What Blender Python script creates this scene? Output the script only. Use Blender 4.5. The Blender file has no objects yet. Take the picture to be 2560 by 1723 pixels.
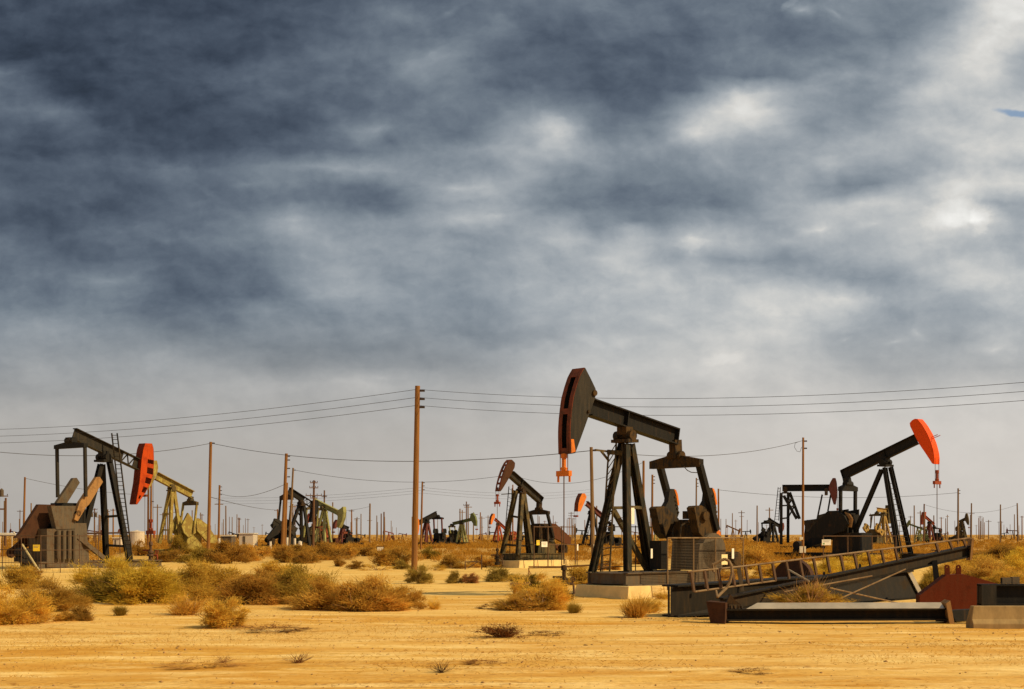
import bpy, math, random
import numpy as np
from mathutils import Vector
R = math.radians
random.seed(7)
sc = bpy.context.scene
COL = sc.collection

# ------------------------------------------------------------------ camera model (photo is 2560 x 1723)
F, CX, YH, CAMH = 3556.0, 1280.0, 1336.0, 2.4
CAM = Vector((0, 0, CAMH))

def W(x, y, D):
    return Vector(((x - CX) / F * D, D, CAMH - (y - YH) / F * D))

def G(x, y):
    D = F * CAMH / (y - YH)
    return Vector(((x - CX) / F * D, D, 0.0))

def proj(p):
    return (CX + F * p[0] / p[1], YH + F * (CAMH - p[2]) / p[1])

cam = bpy.data.cameras.new('camera')
cam.sensor_width = 36.0
cam.lens = F / 2560 * 36.0
cam.shift_y = (YH - 861.5) / 2560
cam.clip_start, cam.clip_end = 0.5, 20000
co = bpy.data.objects.new('camera', cam)
co.location = CAM
co.rotation_euler = (R(90), 0, 0)
COL.objects.link(co)
sc.camera = co
sc.render.resolution_x, sc.render.resolution_y = 1024, 689

# ------------------------------------------------------------------ mesh helper
class MB:
    def __init__(s):
        s.v, s.f = [], []
    def add(s, vs, fs):
        n = len(s.v)
        s.v += [tuple(p) for p in vs]
        s.f += [tuple(i + n for i in f) for f in fs]
        return s
    def bar(s, p, q, w, h, up=(0, 0, 1), w2=None, h2=None):
        p, q = Vector(p), Vector(q)
        d = (q - p).normalized()
        up = Vector(up)
        if abs(d.dot(up)) > 0.98:
            up = Vector((0.3, 1, 0)) if abs(d.z) > 0.9 else Vector((0, 0, 1))
        sd = d.cross(up).normalized()
        u = sd.cross(d).normalized()
        w2 = w if w2 is None else w2
        h2 = h if h2 is None else h2
        vs = []
        for c, a, b in ((p, w, h), (q, w2, h2)):
            for i, j in ((-1, -1), (1, -1), (1, 1), (-1, 1)):
                vs.append(c + sd * (i * a / 2) + u * (j * b / 2))
        return s.add(vs, [(3, 2, 1, 0), (4, 5, 6, 7), (0, 1, 5, 4), (1, 2, 6, 5), (2, 3, 7, 6), (3, 0, 4, 7)])
    def ibeam(s, p, q, w, h, t, up=(0, 0, 1)):
        p, q = Vector(p), Vector(q)
        d = (q - p).normalized()
        sd = d.cross(Vector(up)).normalized()
        u = sd.cross(d).normalized()
        o = u * (h / 2 - t / 2)
        s.bar(p + o, q + o, w, t, u)
        s.bar(p - o, q - o, w, t, u)
        s.bar(p, q, t, h - 2 * t, u)
        return s
    def box(s, c, a, b, d):            # centre, three half axes
        c, a, b, d = Vector(c), Vector(a), Vector(b), Vector(d)
        vs = [c + a * i + b * j + d * k for k in (-1, 1) for i, j in ((-1, -1), (1, -1), (1, 1), (-1, 1))]
        return s.add(vs, [(3, 2, 1, 0), (4, 5, 6, 7), (0, 1, 5, 4), (1, 2, 6, 5), (2, 3, 7, 6), (3, 0, 4, 7)])
    def tube(s, p, q, r, n=8, r2=None, cap=True):
        p, q = Vector(p), Vector(q)
        r2 = r if r2 is None else r2
        d = (q - p).normalized()
        a = d.orthogonal().normalized()
        b = d.cross(a)
        vs = []
        for c, rr in ((p, r), (q, r2)):
            for i in range(n):
                t = 2 * math.pi * i / n
                vs.append(c + a * (math.cos(t) * rr) + b * (math.sin(t) * rr))
        fs = [(i, (i + 1) % n, n + (i + 1) % n, n + i) for i in range(n)]
        if cap:
            fs += [tuple(range(n - 1, -1, -1)), tuple(range(n, 2 * n))]
        return s.add(vs, fs)
    def path(s, pts, r, n=6):
        for i in range(len(pts) - 1):
            s.tube(pts[i], pts[i + 1], r, n)
        return s
    def prism(s, poly, off):
        poly = [Vector(p) for p in poly]
        off = Vector(off)
        n = len(poly)
        vs = poly + [p + off for p in poly]
        fs = [tuple(range(n - 1, -1, -1)), tuple(range(n, 2 * n))]
        fs += [(i, (i + 1) % n, n + (i + 1) % n, n + i) for i in range(n)]
        return s.add(vs, fs)
    def lathe(s, base, prof, n=12):    # (radius, height) along z
        base = Vector(base)
        vs = []
        for r, z in prof:
            for i in range(n):
                t = 2 * math.pi * i / n
                vs.append(base + Vector((math.cos(t) * r, math.sin(t) * r, z)))
        fs = []
        for k in range(len(prof) - 1):
            for i in range(n):
                j = (i + 1) % n
                fs.append((k * n + i, k * n + j, (k + 1) * n + j, (k + 1) * n + i))
        fs += [tuple(range(n - 1, -1, -1)), tuple(range((len(prof) - 1) * n, len(prof) * n))]
        return s.add(vs, fs)

def mkobj(name, mb, mat, parent=None, org=(0, 0, 0), smooth=False):
    me = bpy.data.meshes.new(name)
    org = Vector(org)
    me.from_pydata([(p[0] - org.x, p[1] - org.y, p[2] - org.z) for p in mb.v], [], mb.f)
    me.materials.append(mat)
    if smooth:
        me.polygons.foreach_set('use_smooth', [True] * len(me.polygons))
    o = bpy.data.objects.new(name, me)
    COL.objects.link(o)
    if parent is not None:
        o.parent = parent
    else:
        o.location = org
    return o

def tag(o, label=None, cat=None, group=None, kind=None):
    if label: o['label'] = label
    if cat: o['category'] = cat
    if group: o['group'] = group
    if kind: o['kind'] = kind
    return o

class Thing:
    def __init__(s, name, label, cat, org, group=None):
        s.org = Vector(org)
        s.o = bpy.data.objects.new(name, None)
        s.o.empty_display_size = 0.3
        COL.objects.link(s.o)
        s.o.location = s.org
        tag(s.o, label, cat, group)
    def part(s, name, mb, mat, parent=None, label=None, smooth=False):
        if not mb.v:
            return None
        o = mkobj(name, mb, mat, parent or s.o, s.org, smooth)
        if label: o['label'] = label
        return o

def single(name, label, cat, mb, mat, org, group=None, smooth=False):
    return tag(mkobj(name, mb, mat, None, org, smooth), label, cat, group)

# ------------------------------------------------------------------ node helpers and materials
def newmat(name):
    m = bpy.data.materials.new(name)
    m.use_nodes = True
    nt = m.node_tree
    return m, nt, nt.nodes['Principled BSDF']

def N(nt, typ, **k):
    n = nt.nodes.new(typ)
    for a, b in k.items():
        setattr(n, a, b)
    return n

def LK(nt, a, b):
    nt.links.new(a, b)

def mth(nt, op, a, b=None, clamp=False):
    n = N(nt, 'ShaderNodeMath', operation=op, use_clamp=clamp)
    for i, x in enumerate((a, b)):
        if x is None: continue
        if isinstance(x, (int, float)): n.inputs[i].default_value = x
        else: LK(nt, x, n.inputs[i])
    return n.outputs[0]

def mrange(nt, x, a, b, c=0.0, d=1.0, smooth=False):
    n = N(nt, 'ShaderNodeMapRange')
    n.interpolation_type = 'SMOOTHSTEP' if smooth else 'LINEAR'
    LK(nt, x, n.inputs[0])
    for i, q in enumerate((a, b, c, d)):
        n.inputs[1 + i].default_value = q
    return n.outputs[0]

def mixc(nt, f, a, b, mode='MIX'):
    n = N(nt, 'ShaderNodeMix', data_type='RGBA', blend_type=mode)
    for s, x in ((n.inputs[0], f), (n.inputs[6], a), (n.inputs[7], b)):
        if isinstance(x, (int, float)): s.default_value = x
        elif isinstance(x, tuple): s.default_value = (*x, 1) if len(x) == 3 else x
        else: LK(nt, x, s)
    return n.outputs[2]

def noise(nt, vec, scale, detail=5, rough=0.55, sc3=None, loc=(0, 0, 0)):
    if sc3 is not None or loc != (0, 0, 0):
        mp = N(nt, 'ShaderNodeMapping')
        mp.inputs['Scale'].default_value = sc3 or (1, 1, 1)
        mp.inputs['Location'].default_value = loc
        LK(nt, vec, mp.inputs[0])
        vec = mp.outputs[0]
    n = N(nt, 'ShaderNodeTexNoise')
    n.inputs['Scale'].default_value = scale
    n.inputs['Detail'].default_value = detail
    n.inputs['Roughness'].default_value = rough
    LK(nt, vec, n.inputs['Vector'])
    return n

def steel(name, base, rust=(0.10, 0.035, 0.012), amt=0.35, rough=0.55, dust=0.12, sc_=1.0):
    m, nt, b = newmat(name)
    tc = N(nt, 'ShaderNodeTexCoord').outputs['Object']
    n1 = noise(nt, tc, 1.6 * sc_, 9, 0.68)
    n2 = noise(nt, tc, 3.0 * sc_, 6, 0.6, (2.2, 2.2, 0.35), (3, 1, 7))
    n3 = noise(nt, tc, 14 * sc_, 5, 0.7)
    lo = 0.66 - amt * 0.4
    f1 = mrange(nt, n1.outputs[0], lo, lo + 0.12)
    f2 = mrange(nt, n2.outputs[0], lo + 0.03, lo + 0.2)
    f = mth(nt, 'MULTIPLY', mth(nt, 'ADD', f1, f2, True), mrange(nt, n3.outputs[0], 0.3, 0.62, 0.35, 1.0))
    c = mixc(nt, f, base, rust)
    d = mixc(nt, mth(nt, 'MULTIPLY', mrange(nt, n2.outputs[0], 0.4, 0.75), dust), c, (0.36, 0.24, 0.12))
    e = mixc(nt, mrange(nt, n3.outputs[0], 0.35, 0.7, 0.0, 0.25), d, tuple(x * 1.5 + 0.01 for x in base))
    LK(nt, e, b.inputs['Base Color'])
    LK(nt, mrange(nt, f, 0, 1, rough, 0.9), b.inputs['Roughness'])
    b.inputs['Specular IOR Level'].default_value = 0.12
    bp = N(nt, 'ShaderNodeBump')
    bp.inputs['Strength'].default_value = 0.35
    bp.inputs['Distance'].default_value = 0.02
    LK(nt, n3.outputs[0], bp.inputs['Height'])
    LK(nt, bp.outputs[0], b.inputs['Normal'])
    return m

def plain(name, base, rough=0.7, var=0.25, scale=3.0, sc3=None):
    m, nt, b = newmat(name)
    tc = N(nt, 'ShaderNodeTexCoord').outputs['Object']
    n1 = noise(nt, tc, scale, 8, 0.65, sc3)
    c = mixc(nt, mrange(nt, n1.outputs[0], 0.3, 0.7), tuple(x * (1 - var) for x in base), tuple(min(1, x * (1 + var)) for x in base))
    LK(nt, c, b.inputs['Base Color'])
    b.inputs['Roughness'].default_value = rough
    b.inputs['Specular IOR Level'].default_value = 0.25
    bp = N(nt, 'ShaderNodeBump')
    bp.inputs['Strength'].default_value = 0.3
    bp.inputs['Distance'].default_value = 0.02
    LK(nt, n1.outputs[0], bp.inputs['Height'])
    LK(nt, bp.outputs[0], b.inputs['Normal'])
    return m

BLACK = steel('black_paint', (0.010, 0.0088, 0.0068), (0.06, 0.026, 0.01), amt=0.2, rough=0.6, dust=0.03)
GREASE = steel('greasy_black', (0.012, 0.009, 0.006), (0.07, 0.034, 0.009), 0.48, 0.5, 0.05, 2.4)
GREASEA = steel('caked_grease', (0.013, 0.010, 0.006), (0.085, 0.043, 0.010), 0.55, 0.5, 0.06, 1.7)
REDDK = steel('orange_red_in_shade', (0.16, 0.02, 0.002), (0.08, 0.012, 0.003), 0.4, 0.6, 0.0)  # shade on the back of the orange-red head, put into the colour
CHAR = steel('charcoal_paint', (0.021, 0.018, 0.013), amt=0.1, rough=0.6, dust=0.08)
DKGREEN = steel('dark_green_paint', (0.012, 0.0125, 0.0075), (0.06, 0.035, 0.015), 0.4, 0.55, 0.1)
OLIVE = steel('olive_worn_paint', (0.036, 0.031, 0.015), (0.13, 0.085, 0.028), 0.48, 0.6, 0.15)
RUST = steel('rust_brown', (0.085, 0.028, 0.011), (0.05, 0.02, 0.009), 0.4, 0.85, 0.08)
DKRUST = steel('dark_rust', (0.055, 0.022, 0.010), (0.025, 0.012, 0.007), 0.4, 0.85, 0.05)
SCRAP = steel('scrap_black', (0.012, 0.009, 0.0055), (0.035, 0.02, 0.008), 0.3, 0.65, 0.03)
BOOM = steel('boom_brown', (0.026, 0.018, 0.010), (0.05, 0.027, 0.01), 0.35, 0.7, 0.05)
RUSTRED = steel('rust_red', (0.095, 0.0145, 0.002), (0.05, 0.012, 0.003), 0.35, 0.8, 0.05)
MAROON = steel('maroon_paint', (0.11, 0.028, 0.022), (0.06, 0.025, 0.015), 0.4, 0.7, 0.08)
REDOX = steel('red_oxide_edge', (0.16, 0.04, 0.018), (0.05, 0.022, 0.012), 0.45, 0.7, 0.06)
ORED = steel('orange_red_paint', (0.40, 0.046, 0.0015), (0.20, 0.020, 0.003), 0.45, 0.5, 0.0)
ORED2 = steel('faded_orange_red_paint', (0.27, 0.045, 0.012), (0.16, 0.03, 0.01), 0.4, 0.6, 0.04)
ORANGE = steel('orange_paint', (0.58, 0.155, 0.018), (0.30, 0.08, 0.02), 0.3, 0.55, 0.05)
YGREEN = steel('yellow_green_paint', (0.36, 0.30, 0.07), (0.15, 0.07, 0.018), 0.58, 0.6, 0.1)
PGREEN = steel('pale_green_paint', (0.26, 0.25, 0.085), (0.12, 0.09, 0.03), 0.35, 0.6, 0.1)
GREEN = steel('green_paint', (0.12, 0.14, 0.045), (0.09, 0.07, 0.03), 0.3, 0.6, 0.1)
YELLOW = steel('yellow_paint', (0.32, 0.20, 0.05), (0.15, 0.08, 0.03), 0.4, 0.6, 0.1)
REDP = steel('red_paint', (0.23, 0.045, 0.018), (0.12, 0.04, 0.02), 0.3, 0.6, 0.05)
GREYST = steel('grey_weathered_steel', (0.085, 0.066, 0.043), (0.07, 0.035, 0.015), 0.4, 0.6, 0.2)
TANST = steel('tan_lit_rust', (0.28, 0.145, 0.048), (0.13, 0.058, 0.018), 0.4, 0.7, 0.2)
PIPE = steel('galvanised_pipe', (0.36, 0.28, 0.17), (0.18, 0.10, 0.04), 0.35, 0.5, 0.2)
MESHW = steel('guard_wire', (0.075, 0.055, 0.032), (0.05, 0.028, 0.012), 0.4, 0.6, 0.1)
RAIL = steel('ladder_rail', (0.21, 0.135, 0.065), (0.10, 0.05, 0.02), 0.45, 0.6, 0.1)
PIPEDK = steel('rusty_pipe', (0.10, 0.055, 0.03), (0.05, 0.03, 0.015), 0.4, 0.7, 0.1)
WHITEP = plain('white_weathered', (0.62, 0.55, 0.42), 0.6, 0.15)
SIGNW = plain('white_sign', (0.78, 0.72, 0.58), 0.5, 0.06)
SIGNY = plain('yellow_sign', (0.75, 0.50, 0.03), 0.5, 0.08)
INK = plain('sign_ink', (0.22, 0.19, 0.14), 0.6, 0.1)
CONC = plain('concrete', (0.66, 0.47, 0.185), 0.9, 0.18, 1.8)
CONCD = plain('dirty_concrete', (0.27, 0.175, 0.068), 0.92, 0.35, 2.6, (1.2, 1, 0.5))
OREDE = steel('vivid_orange_paint', (0.68, 0.064, 0.002), (0.48, 0.04, 0.003), 0.25, 0.5, 0.0)
CREAM = plain('cream_wall', (0.55, 0.45, 0.32), 0.8, 0.12)
WIREM = plain('wire_black', (0.035, 0.03, 0.028), 0.6, 0.1)
WOOD = plain('pole_wood', (0.22, 0.094, 0.021), 0.85, 0.45, 6.0, (3, 3, 0.12))
WOODD = plain('pole_wood_dark', (0.13, 0.062, 0.025), 0.85, 0.4, 6.0, (3, 3, 0.12))
WOODG = plain('pole_wood_grey', (0.18, 0.105, 0.043), 0.85, 0.4, 6.0, (3, 3, 0.12))
INSUL = plain('insulator', (0.05, 0.035, 0.03), 0.3, 0.1)

# ------------------------------------------------------------------ world: overcast evening sky given by direction
def build_world():
    w = bpy.data.worlds.new('World')
    sc.world = w
    w.use_nodes = True
    nt = w.node_tree
    bg = nt.nodes['Background']
    d = N(nt, 'ShaderNodeTexCoord').outputs['Generated']
    sp = N(nt, 'ShaderNodeSeparateXYZ')
    LK(nt, d, sp.inputs[0])
    x, y, z = sp.outputs
    yc = mth(nt, 'MAXIMUM', y, 0.10)
    sx0, sy0 = mth(nt, 'DIVIDE', x, yc), mth(nt, 'DIVIDE', z, yc)
    cb = N(nt, 'ShaderNodeCombineXYZ')
    LK(nt, sx0, cb.inputs[0]); LK(nt, sy0, cb.inputs[1])
    p0 = cb.outputs[0]
    w1 = noise(nt, p0, 8.0, 4, 0.55, (1, 1.5, 1))
    w2 = noise(nt, p0, 20.0, 10, 0.62, (1, 1.25, 1), (4, 2, 0))
    def warp(n, amp):
        a = N(nt, 'ShaderNodeVectorMath', operation='SUBTRACT')
        LK(nt, n.outputs['Color'], a.inputs[0]); a.inputs[1].default_value = (0.5, 0.5, 0.5)
        b = N(nt, 'ShaderNodeVectorMath', operation='MULTIPLY')
        LK(nt, a.outputs[0], b.inputs[0]); b.inputs[1].default_value = amp
        return b.outputs[0]
    def vadd(a, b):
        n = N(nt, 'ShaderNodeVectorMath', operation='ADD')
        LK(nt, a, n.inputs[0]); LK(nt, b, n.inputs[1])
        return n.outputs[0]
    p1 = vadd(p0, warp(w1, (0.022, 0.014, 0)))
    p = vadd(p1, warp(w2, (0.018, 0.0135, 0)))
    s2 = N(nt, 'ShaderNodeSeparateXYZ')
    LK(nt, p, s2.inputs[0])
    sx, sy = s2.outputs[0], s2.outputs[1]
    u = mrange(nt, sx, -CX / F, (2560 - CX) / F)
    v = mth(nt, 'SUBTRACT', 1.0, mth(nt, 'MULTIPLY', sy, F / YH))       # 0 at the photo's top edge, 1 at the horizon
    rows = [
     (0,   (82,84,87,83,80,80,82,84,85,83,87,98,106,107,106,108,112,112,116,112,116,112,118,120,122,132,136,132,134,150,200,212)),
     (46,  (78,80,80,78,78,82,84,84,84,85,94,104,113,114,114,122,112,110,108,112,110,104,114,120,128,130,134,128,134,175,206,214)),
     (92,  (72,72,71,73,77,82,83,84,86,92,100,106,112,112,122,118,104,98,106,108,104,98,118,118,114,120,124,124,150,185,212,206)),
     (138, (72,72,72,74,78,81,84,88,94,100,104,108,112,128,134,104,98,100,94,98,104,110,116,118,120,122,126,150,180,205,205,165)),
     (184, (108,84,68,70,75,82,88,96,104,106,108,112,122,128,122,108,106,102,94,92,96,104,112,116,128,140,148,145,175,200,202,170)),
     (230, (100,92,72,70,74,80,84,90,98,98,104,112,122,126,118,104,106,102,96,96,100,118,180,190,165,158,140,150,185,185,180,180)),
     (276, (105,114,102,90,78,76,80,86,92,92,104,112,118,124,120,118,124,122,118,100,130,172,208,205,172,152,148,162,172,178,188,180)),
     (322, (92,92,94,88,82,76,78,82,88,92,110,138,122,124,120,142,165,190,128,126,136,190,186,174,160,150,155,175,182,185,195,200)),
     (368, (84,80,80,78,80,76,78,82,86,90,98,112,122,128,145,165,168,182,150,142,150,165,160,152,150,158,168,172,166,188,200,203)),
     (414, (92,94,100,102,106,114,118,118,125,132,145,160,150,145,136,142,166,142,140,138,135,142,148,144,154,172,160,160,170,185,190,180)),
     (460, (108,98,98,96,96,112,114,120,130,122,125,122,128,150,165,158,148,135,132,122,125,130,138,148,165,148,136,150,175,205,195,205)),
     (506, (100,98,95,93,94,108,110,112,116,124,118,112,115,140,155,155,145,128,126,120,115,125,130,150,168,184,190,195,190,213,168,160)),
     (552, (84,86,94,97,100,108,106,118,135,156,145,140,145,150,170,172,158,158,132,130,122,145,150,156,165,185,185,185,200,216,198,165)),
     (598, (110,96,96,106,112,112,116,125,136,150,148,150,145,150,150,146,170,186,164,180,164,192,175,168,165,170,175,180,190,186,180,170)),
     (644, (112,108,92,92,96,100,104,110,118,134,150,155,150,155,150,148,167,165,175,185,162,160,150,142,148,165,170,175,175,180,185,175)),
     (690, (112,118,116,132,114,100,102,110,114,138,150,150,138,140,142,155,165,165,170,180,185,180,185,168,158,155,150,155,170,190,195,195)),
     (736, (120,122,122,126,118,98,100,108,110,135,165,166,162,155,150,160,165,168,170,175,180,182,185,195,186,190,186,166,175,185,185,180)),
     (782, (122,128,136,126,120,115,112,118,138,132,140,150,150,152,148,140,154,164,172,178,182,172,190,202,194,185,165,160,165,165,180,185)),
     (828, (142,145,155,150,140,130,122,125,135,138,142,145,145,138,140,138,155,165,178,182,185,188,195,200,190,172,158,158,162,165,185,180)),
     (874, (148,146,146,148,145,148,142,138,139,136,134,140,140,142,145,155,168,180,185,188,190,192,198,188,186,178,160,158,160,165,182,178)),
     (920, (148,150,150,150,155,160,155,146,145,145,145,142,145,145,150,160,176,186,195,195,190,195,205,194,190,186,172,168,165,168,172,172)),
     (966, (156,158,158,160,158,162,165,165,164,165,170,178,172,168,165,168,178,182,184,186,186,188,194,191,194,192,188,180,182,180,185,182)),
     (1012,(162,165,165,166,166,167,168,168,167,166,170,172,170,168,170,172,180,184,186,188,188,190,190,192,197,198,196,196,198,198,198,196)),
     (1060,(170,168,168,168,168,168,169,170,170,170,170,170,172,174,175,176,178,184,186,188,188,188,190,191,194,198,200,198,198,200,200,198)),
     (1130,(168,168,169,169,169,169,170,170,171,172,173,174,175,177,179,181,184,186,188,189,190,191,193,195,196,197,198,198,198,198,198,198)),
     (1220,(167,168,168,169,169,170,170,171,172,173,175,177,179,181,183,185,187,188,189,190,191,192,194,195,196,196,197,197,197,197,197,197)),
     (1336,(165,165,166,167,168,169,170,171,173,175,177,179,180,182,184,185,186,187,188,189,190,191,192,192,193,193,194,194,194,194,194,194))]
    acc, pv = None, 0
    for py, vals in rows:
        cr = N(nt, 'ShaderNodeValToRGB')
        cr.color_ramp.interpolation = 'CARDINAL'
        el = cr.color_ramp.elements
        for i, q in enumerate(vals):
            e = el[0] if i == 0 else (el[-1] if i == len(vals) - 1 else el.new(i / (len(vals) - 1)))
            if i == len(vals) - 1: e.position = 1.0
            e.color = (q / 255, q / 255, q / 255, 1)
        LK(nt, u, cr.inputs[0])
        if acc is None:
            acc = cr.outputs[0]
        else:
            acc = mixc(nt, mrange(nt, v, pv / YH, py / YH), acc, cr.outputs[0])
        pv = py
    L = N(nt, 'ShaderNodeRGBToBW')
    LK(nt, acc, L.inputs[0])
    L = L.outputs[0]
    # relief: billows lit from the upper right
    f1 = noise(nt, p1, 13.0, 10, 0.62, (1, 1.6, 1), (1.7, 0.4, 0))
    f2 = noise(nt, p, 42.0, 8, 0.62, (1, 1.3, 1), (2.3, 5.1, 0))
    rel = []
    for sc2, sq, off in ((11.0, 1.7, 0.012), (30.0, 1.3, 0.005)):
        nA = noise(nt, p, sc2, 7, 0.58, (1, sq, 1), (3.1, 1.3, 0))
        nB = noise(nt, p, sc2, 7, 0.58, (1, sq, 1), (3.1 + off * 0.8, 1.3 + off * sq, 0))
        rel.append(mth(nt, 'SUBTRACT', nA.outputs[0], nB.outputs[0]))
    brk = mth(nt, 'ADD', mth(nt, 'MULTIPLY', mth(nt, 'SUBTRACT', f1.outputs[0], 0.5), 1.1), mth(nt, 'MULTIPLY', mth(nt, 'SUBTRACT', f2.outputs[0], 0.5), 1.5))
    # smaller lit and shaded lumps of cloud
    blobs = [(2395,530,78,34,0,.05,1),(2455,556,24,42,-.2,.06,1),(2345,556,44,20,.1,.03,1),(2004,30,46,19,-.2,.13,0),(1972,18,22,9,.6,.08,1),(2092,40,36,9,-.35,.06,0),
             (2046,567,52,13,.05,.08,0),(2190,560,44,12,.2,.04,0),(940,317,50,9,0,.035,0),(972,350,36,20,-.4,-.06,0),(1125,38,34,9,.5,.05,0),(1738,337,34,20,0,.06,0),
             (1405,322,48,30,-.3,.03,1),(1880,248,60,22,.1,.025,1),(1500,640,120,14,.1,.03,0),(1330,380,90,12,-.2,.03,0),(2100,480,160,16,.25,-.03,0),(2250,210,150,22,.6,-.03,0),(2440,120,150,26,.6,.03,0),(1080,140,150,16,.6,.03,0),(2125,842,14,8,.3,.04,0),(2245,856,34,8,.2,.05,0),(2308,834,26,18,-.3,.05,0),(2482,870,26,10,.4,.05,0),
             (1725,615,30,22,0,.05,1),(275,698,50,10,0,.035,0),(620,457,50,9,.12,.04,0),(1130,463,40,9,.1,.04,0),(1240,540,55,9,0,.04,0),(1800,905,60,16,.1,.04,1),(960,946,50,8,0,.03,0)]
    for bx, by, rx, ry, rot, amp, crisp in blobs:
        mp = N(nt, 'ShaderNodeMapping')
        mp.vector_type = 'TEXTURE'
        mp.inputs['Location'].default_value = ((bx - CX) / F, (YH - by) / F, 0)
        mp.inputs['Rotation'].default_value = (0, 0, rot)
        mp.inputs['Scale'].default_value = (rx / F * 1.5, ry / F * 1.5, 1)
        LK(nt, p, mp.inputs[0])
        gr = N(nt, 'ShaderNodeTexGradient', gradient_type='QUADRATIC_SPHERE')
        LK(nt, mp.outputs[0], gr.inputs[0])
        n = N(nt, 'ShaderNodeMath', operation='MULTIPLY_ADD')
        fac = gr.outputs['Fac']
        if crisp:
            gr.gradient_type = 'SPHERICAL'
            fac = mrange(nt, mth(nt, 'ADD', fac, mth(nt, 'MULTIPLY', brk, mrange(nt, fac, 0.0, 0.15))), 0.10, 0.62, smooth=True)
        LK(nt, fac, n.inputs[0]); n.inputs[1].default_value = amp * (0.8 if crisp else 1.25); LK(nt, L, n.inputs[2])
        L = n.outputs[0]
    # fibrous detail
    hi = mrange(nt, v, 0.58, 0.85, 1.0, 0.16)
    a1 = mth(nt, 'MULTIPLY', mth(nt, 'SUBTRACT', f1.outputs[0], 0.5), 0.12)
    a2 = mth(nt, 'MULTIPLY', mth(nt, 'SUBTRACT', f2.outputs[0], 0.5), 0.06)
    L = mth(nt, 'ADD', L, mth(nt, 'MULTIPLY', mth(nt, 'ADD', a1, a2), hi))
    for r_, k_ in zip(rel, (0.26, 0.13)):
        L = mth(nt, 'ADD', L, mth(nt, 'MULTIPLY', mth(nt, 'MULTIPLY', r_, k_), hi))
    L = mth(nt, 'ADD', mth(nt, 'MULTIPLY', mth(nt, 'SUBTRACT', L, 0.55), 1.05), 0.55)
    # hue: blue-grey where thick, neutral where lit, warm towards the horizon
    tint = N(nt, 'ShaderNodeValToRGB')
    el = tint.color_ramp.elements
    el[0].position, el[0].color = 0.25, (0.85, 0.98, 1.18, 1)
    el[1].position, el[1].color = 0.82, (1.01, 1.005, 0.985, 1)
    e = el.new(0.5); e.color = (0.92, 1.0, 1.08, 1)
    LK(nt, L, tint.inputs[0])
    warm = mixc(nt, mrange(nt, v, 0.55, 0.88, smooth=True), tint.outputs[0], (1.03, 1.0, 0.965))
    col = mixc(nt, 1.0, warm, L, 'MULTIPLY')
    gm = N(nt, 'ShaderNodeGamma')
    LK(nt, col, gm.inputs[0]); gm.inputs[1].default_value = 2.2
    cloud = gm.outputs[0]
    # the rest of the dome: plain broken overcast
    bn = noise(nt, d, 3.0, 6, 0.6, (1, 1, 2.5))
    back = mixc(nt, mrange(nt, bn.outputs[0], 0.35, 0.65), (0.20, 0.24, 0.30), (0.55, 0.55, 0.54))
    cloud = mixc(nt, mrange(nt, y, 0.05, 0.35), back, cloud)
    # a small hole of clear sky
    sky = N(nt, 'ShaderNodeTexSky', sky_type='NISHITA')
    sky.sun_disc = False
    sky.sun_elevation = R(SUN_EL)
    sky.sun_rotation = R(90 + SUN_AZ)
    sky.air_density, sky.dust_density = 1.0, 0.6
    sk = mixc(nt, 1.0, sky.outputs[0], (0.11, 0.11, 0.11), 'MULTIPLY')
    mp = N(nt, 'ShaderNodeMapping'); mp.vector_type = 'TEXTURE'
    mp.inputs['Location'].default_value = ((2556 - CX) / F, (YH - 283) / F, 0)
    mp.inputs['Rotation'].default_value = (0, 0, -0.2)
    mp.inputs['Scale'].default_value = (95 / F, 15 / F, 1)
    LK(nt, p, mp.inputs[0])
    gr = N(nt, 'ShaderNodeTexGradient', gradient_type='SPHERICAL')
    LK(nt, mp.outputs[0], gr.inputs[0])
    hole = mth(nt, 'ADD', mth(nt, 'MULTIPLY', mrange(nt, gr.outputs['Fac'], 0.05, 0.6, smooth=True), 0.85), 0.02)
    fin = mixc(nt, hole, cloud, sk)
    LK(nt, fin, bg.inputs['Color'])
    bg.inputs['Strength'].default_value = 1.0
    w.cycles.sampling_method = 'MANUAL'
    w.cycles.sample_map_resolution = 512

SUN_EL, SUN_AZ = 37.0, 20.0      # elevation; azimuth from +x (picture right) towards the camera
build_world()
sun = bpy.data.lights.new('sun', 'SUN')
sun.energy = 5.0
sun.angle = R(0.6)
sun.color = (1.0, 0.79, 0.47)
so = bpy.data.objects.new('sun', sun)
sd = Vector((math.cos(R(SUN_EL)) * math.cos(R(SUN_AZ)), -math.cos(R(SUN_EL)) * math.sin(R(SUN_AZ)), math.sin(R(SUN_EL))))
so.rotation_euler = sd.to_track_quat('Z', 'Y').to_euler()
so.location = (60, -40, 60)
COL.objects.link(so)
sc.view_settings.view_transform = 'Standard'
sc.view_settings.look = 'None'
sc.view_settings.gamma = 1.0
sc.view_settings.exposure = 0.0
# ------------------------------------------------------------------ ground: one sheet to the horizon
rng = np.random.default_rng(11)
_tab = rng.random((256, 256))

def vnoise(x, y):
    xi, yi = np.floor(x).astype(int), np.floor(y).astype(int)
    fx, fy = x - xi, y - yi
    fx, fy = fx * fx * (3 - 2 * fx), fy * fy * (3 - 2 * fy)
    a, b = _tab[xi % 256, yi % 256], _tab[(xi + 1) % 256, yi % 256]
    c, d = _tab[xi % 256, (yi + 1) % 256], _tab[(xi + 1) % 256, (yi + 1) % 256]
    return (a * (1 - fx) + b * fx) * (1 - fy) + (c * (1 - fx) + d * fx) * fy

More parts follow.
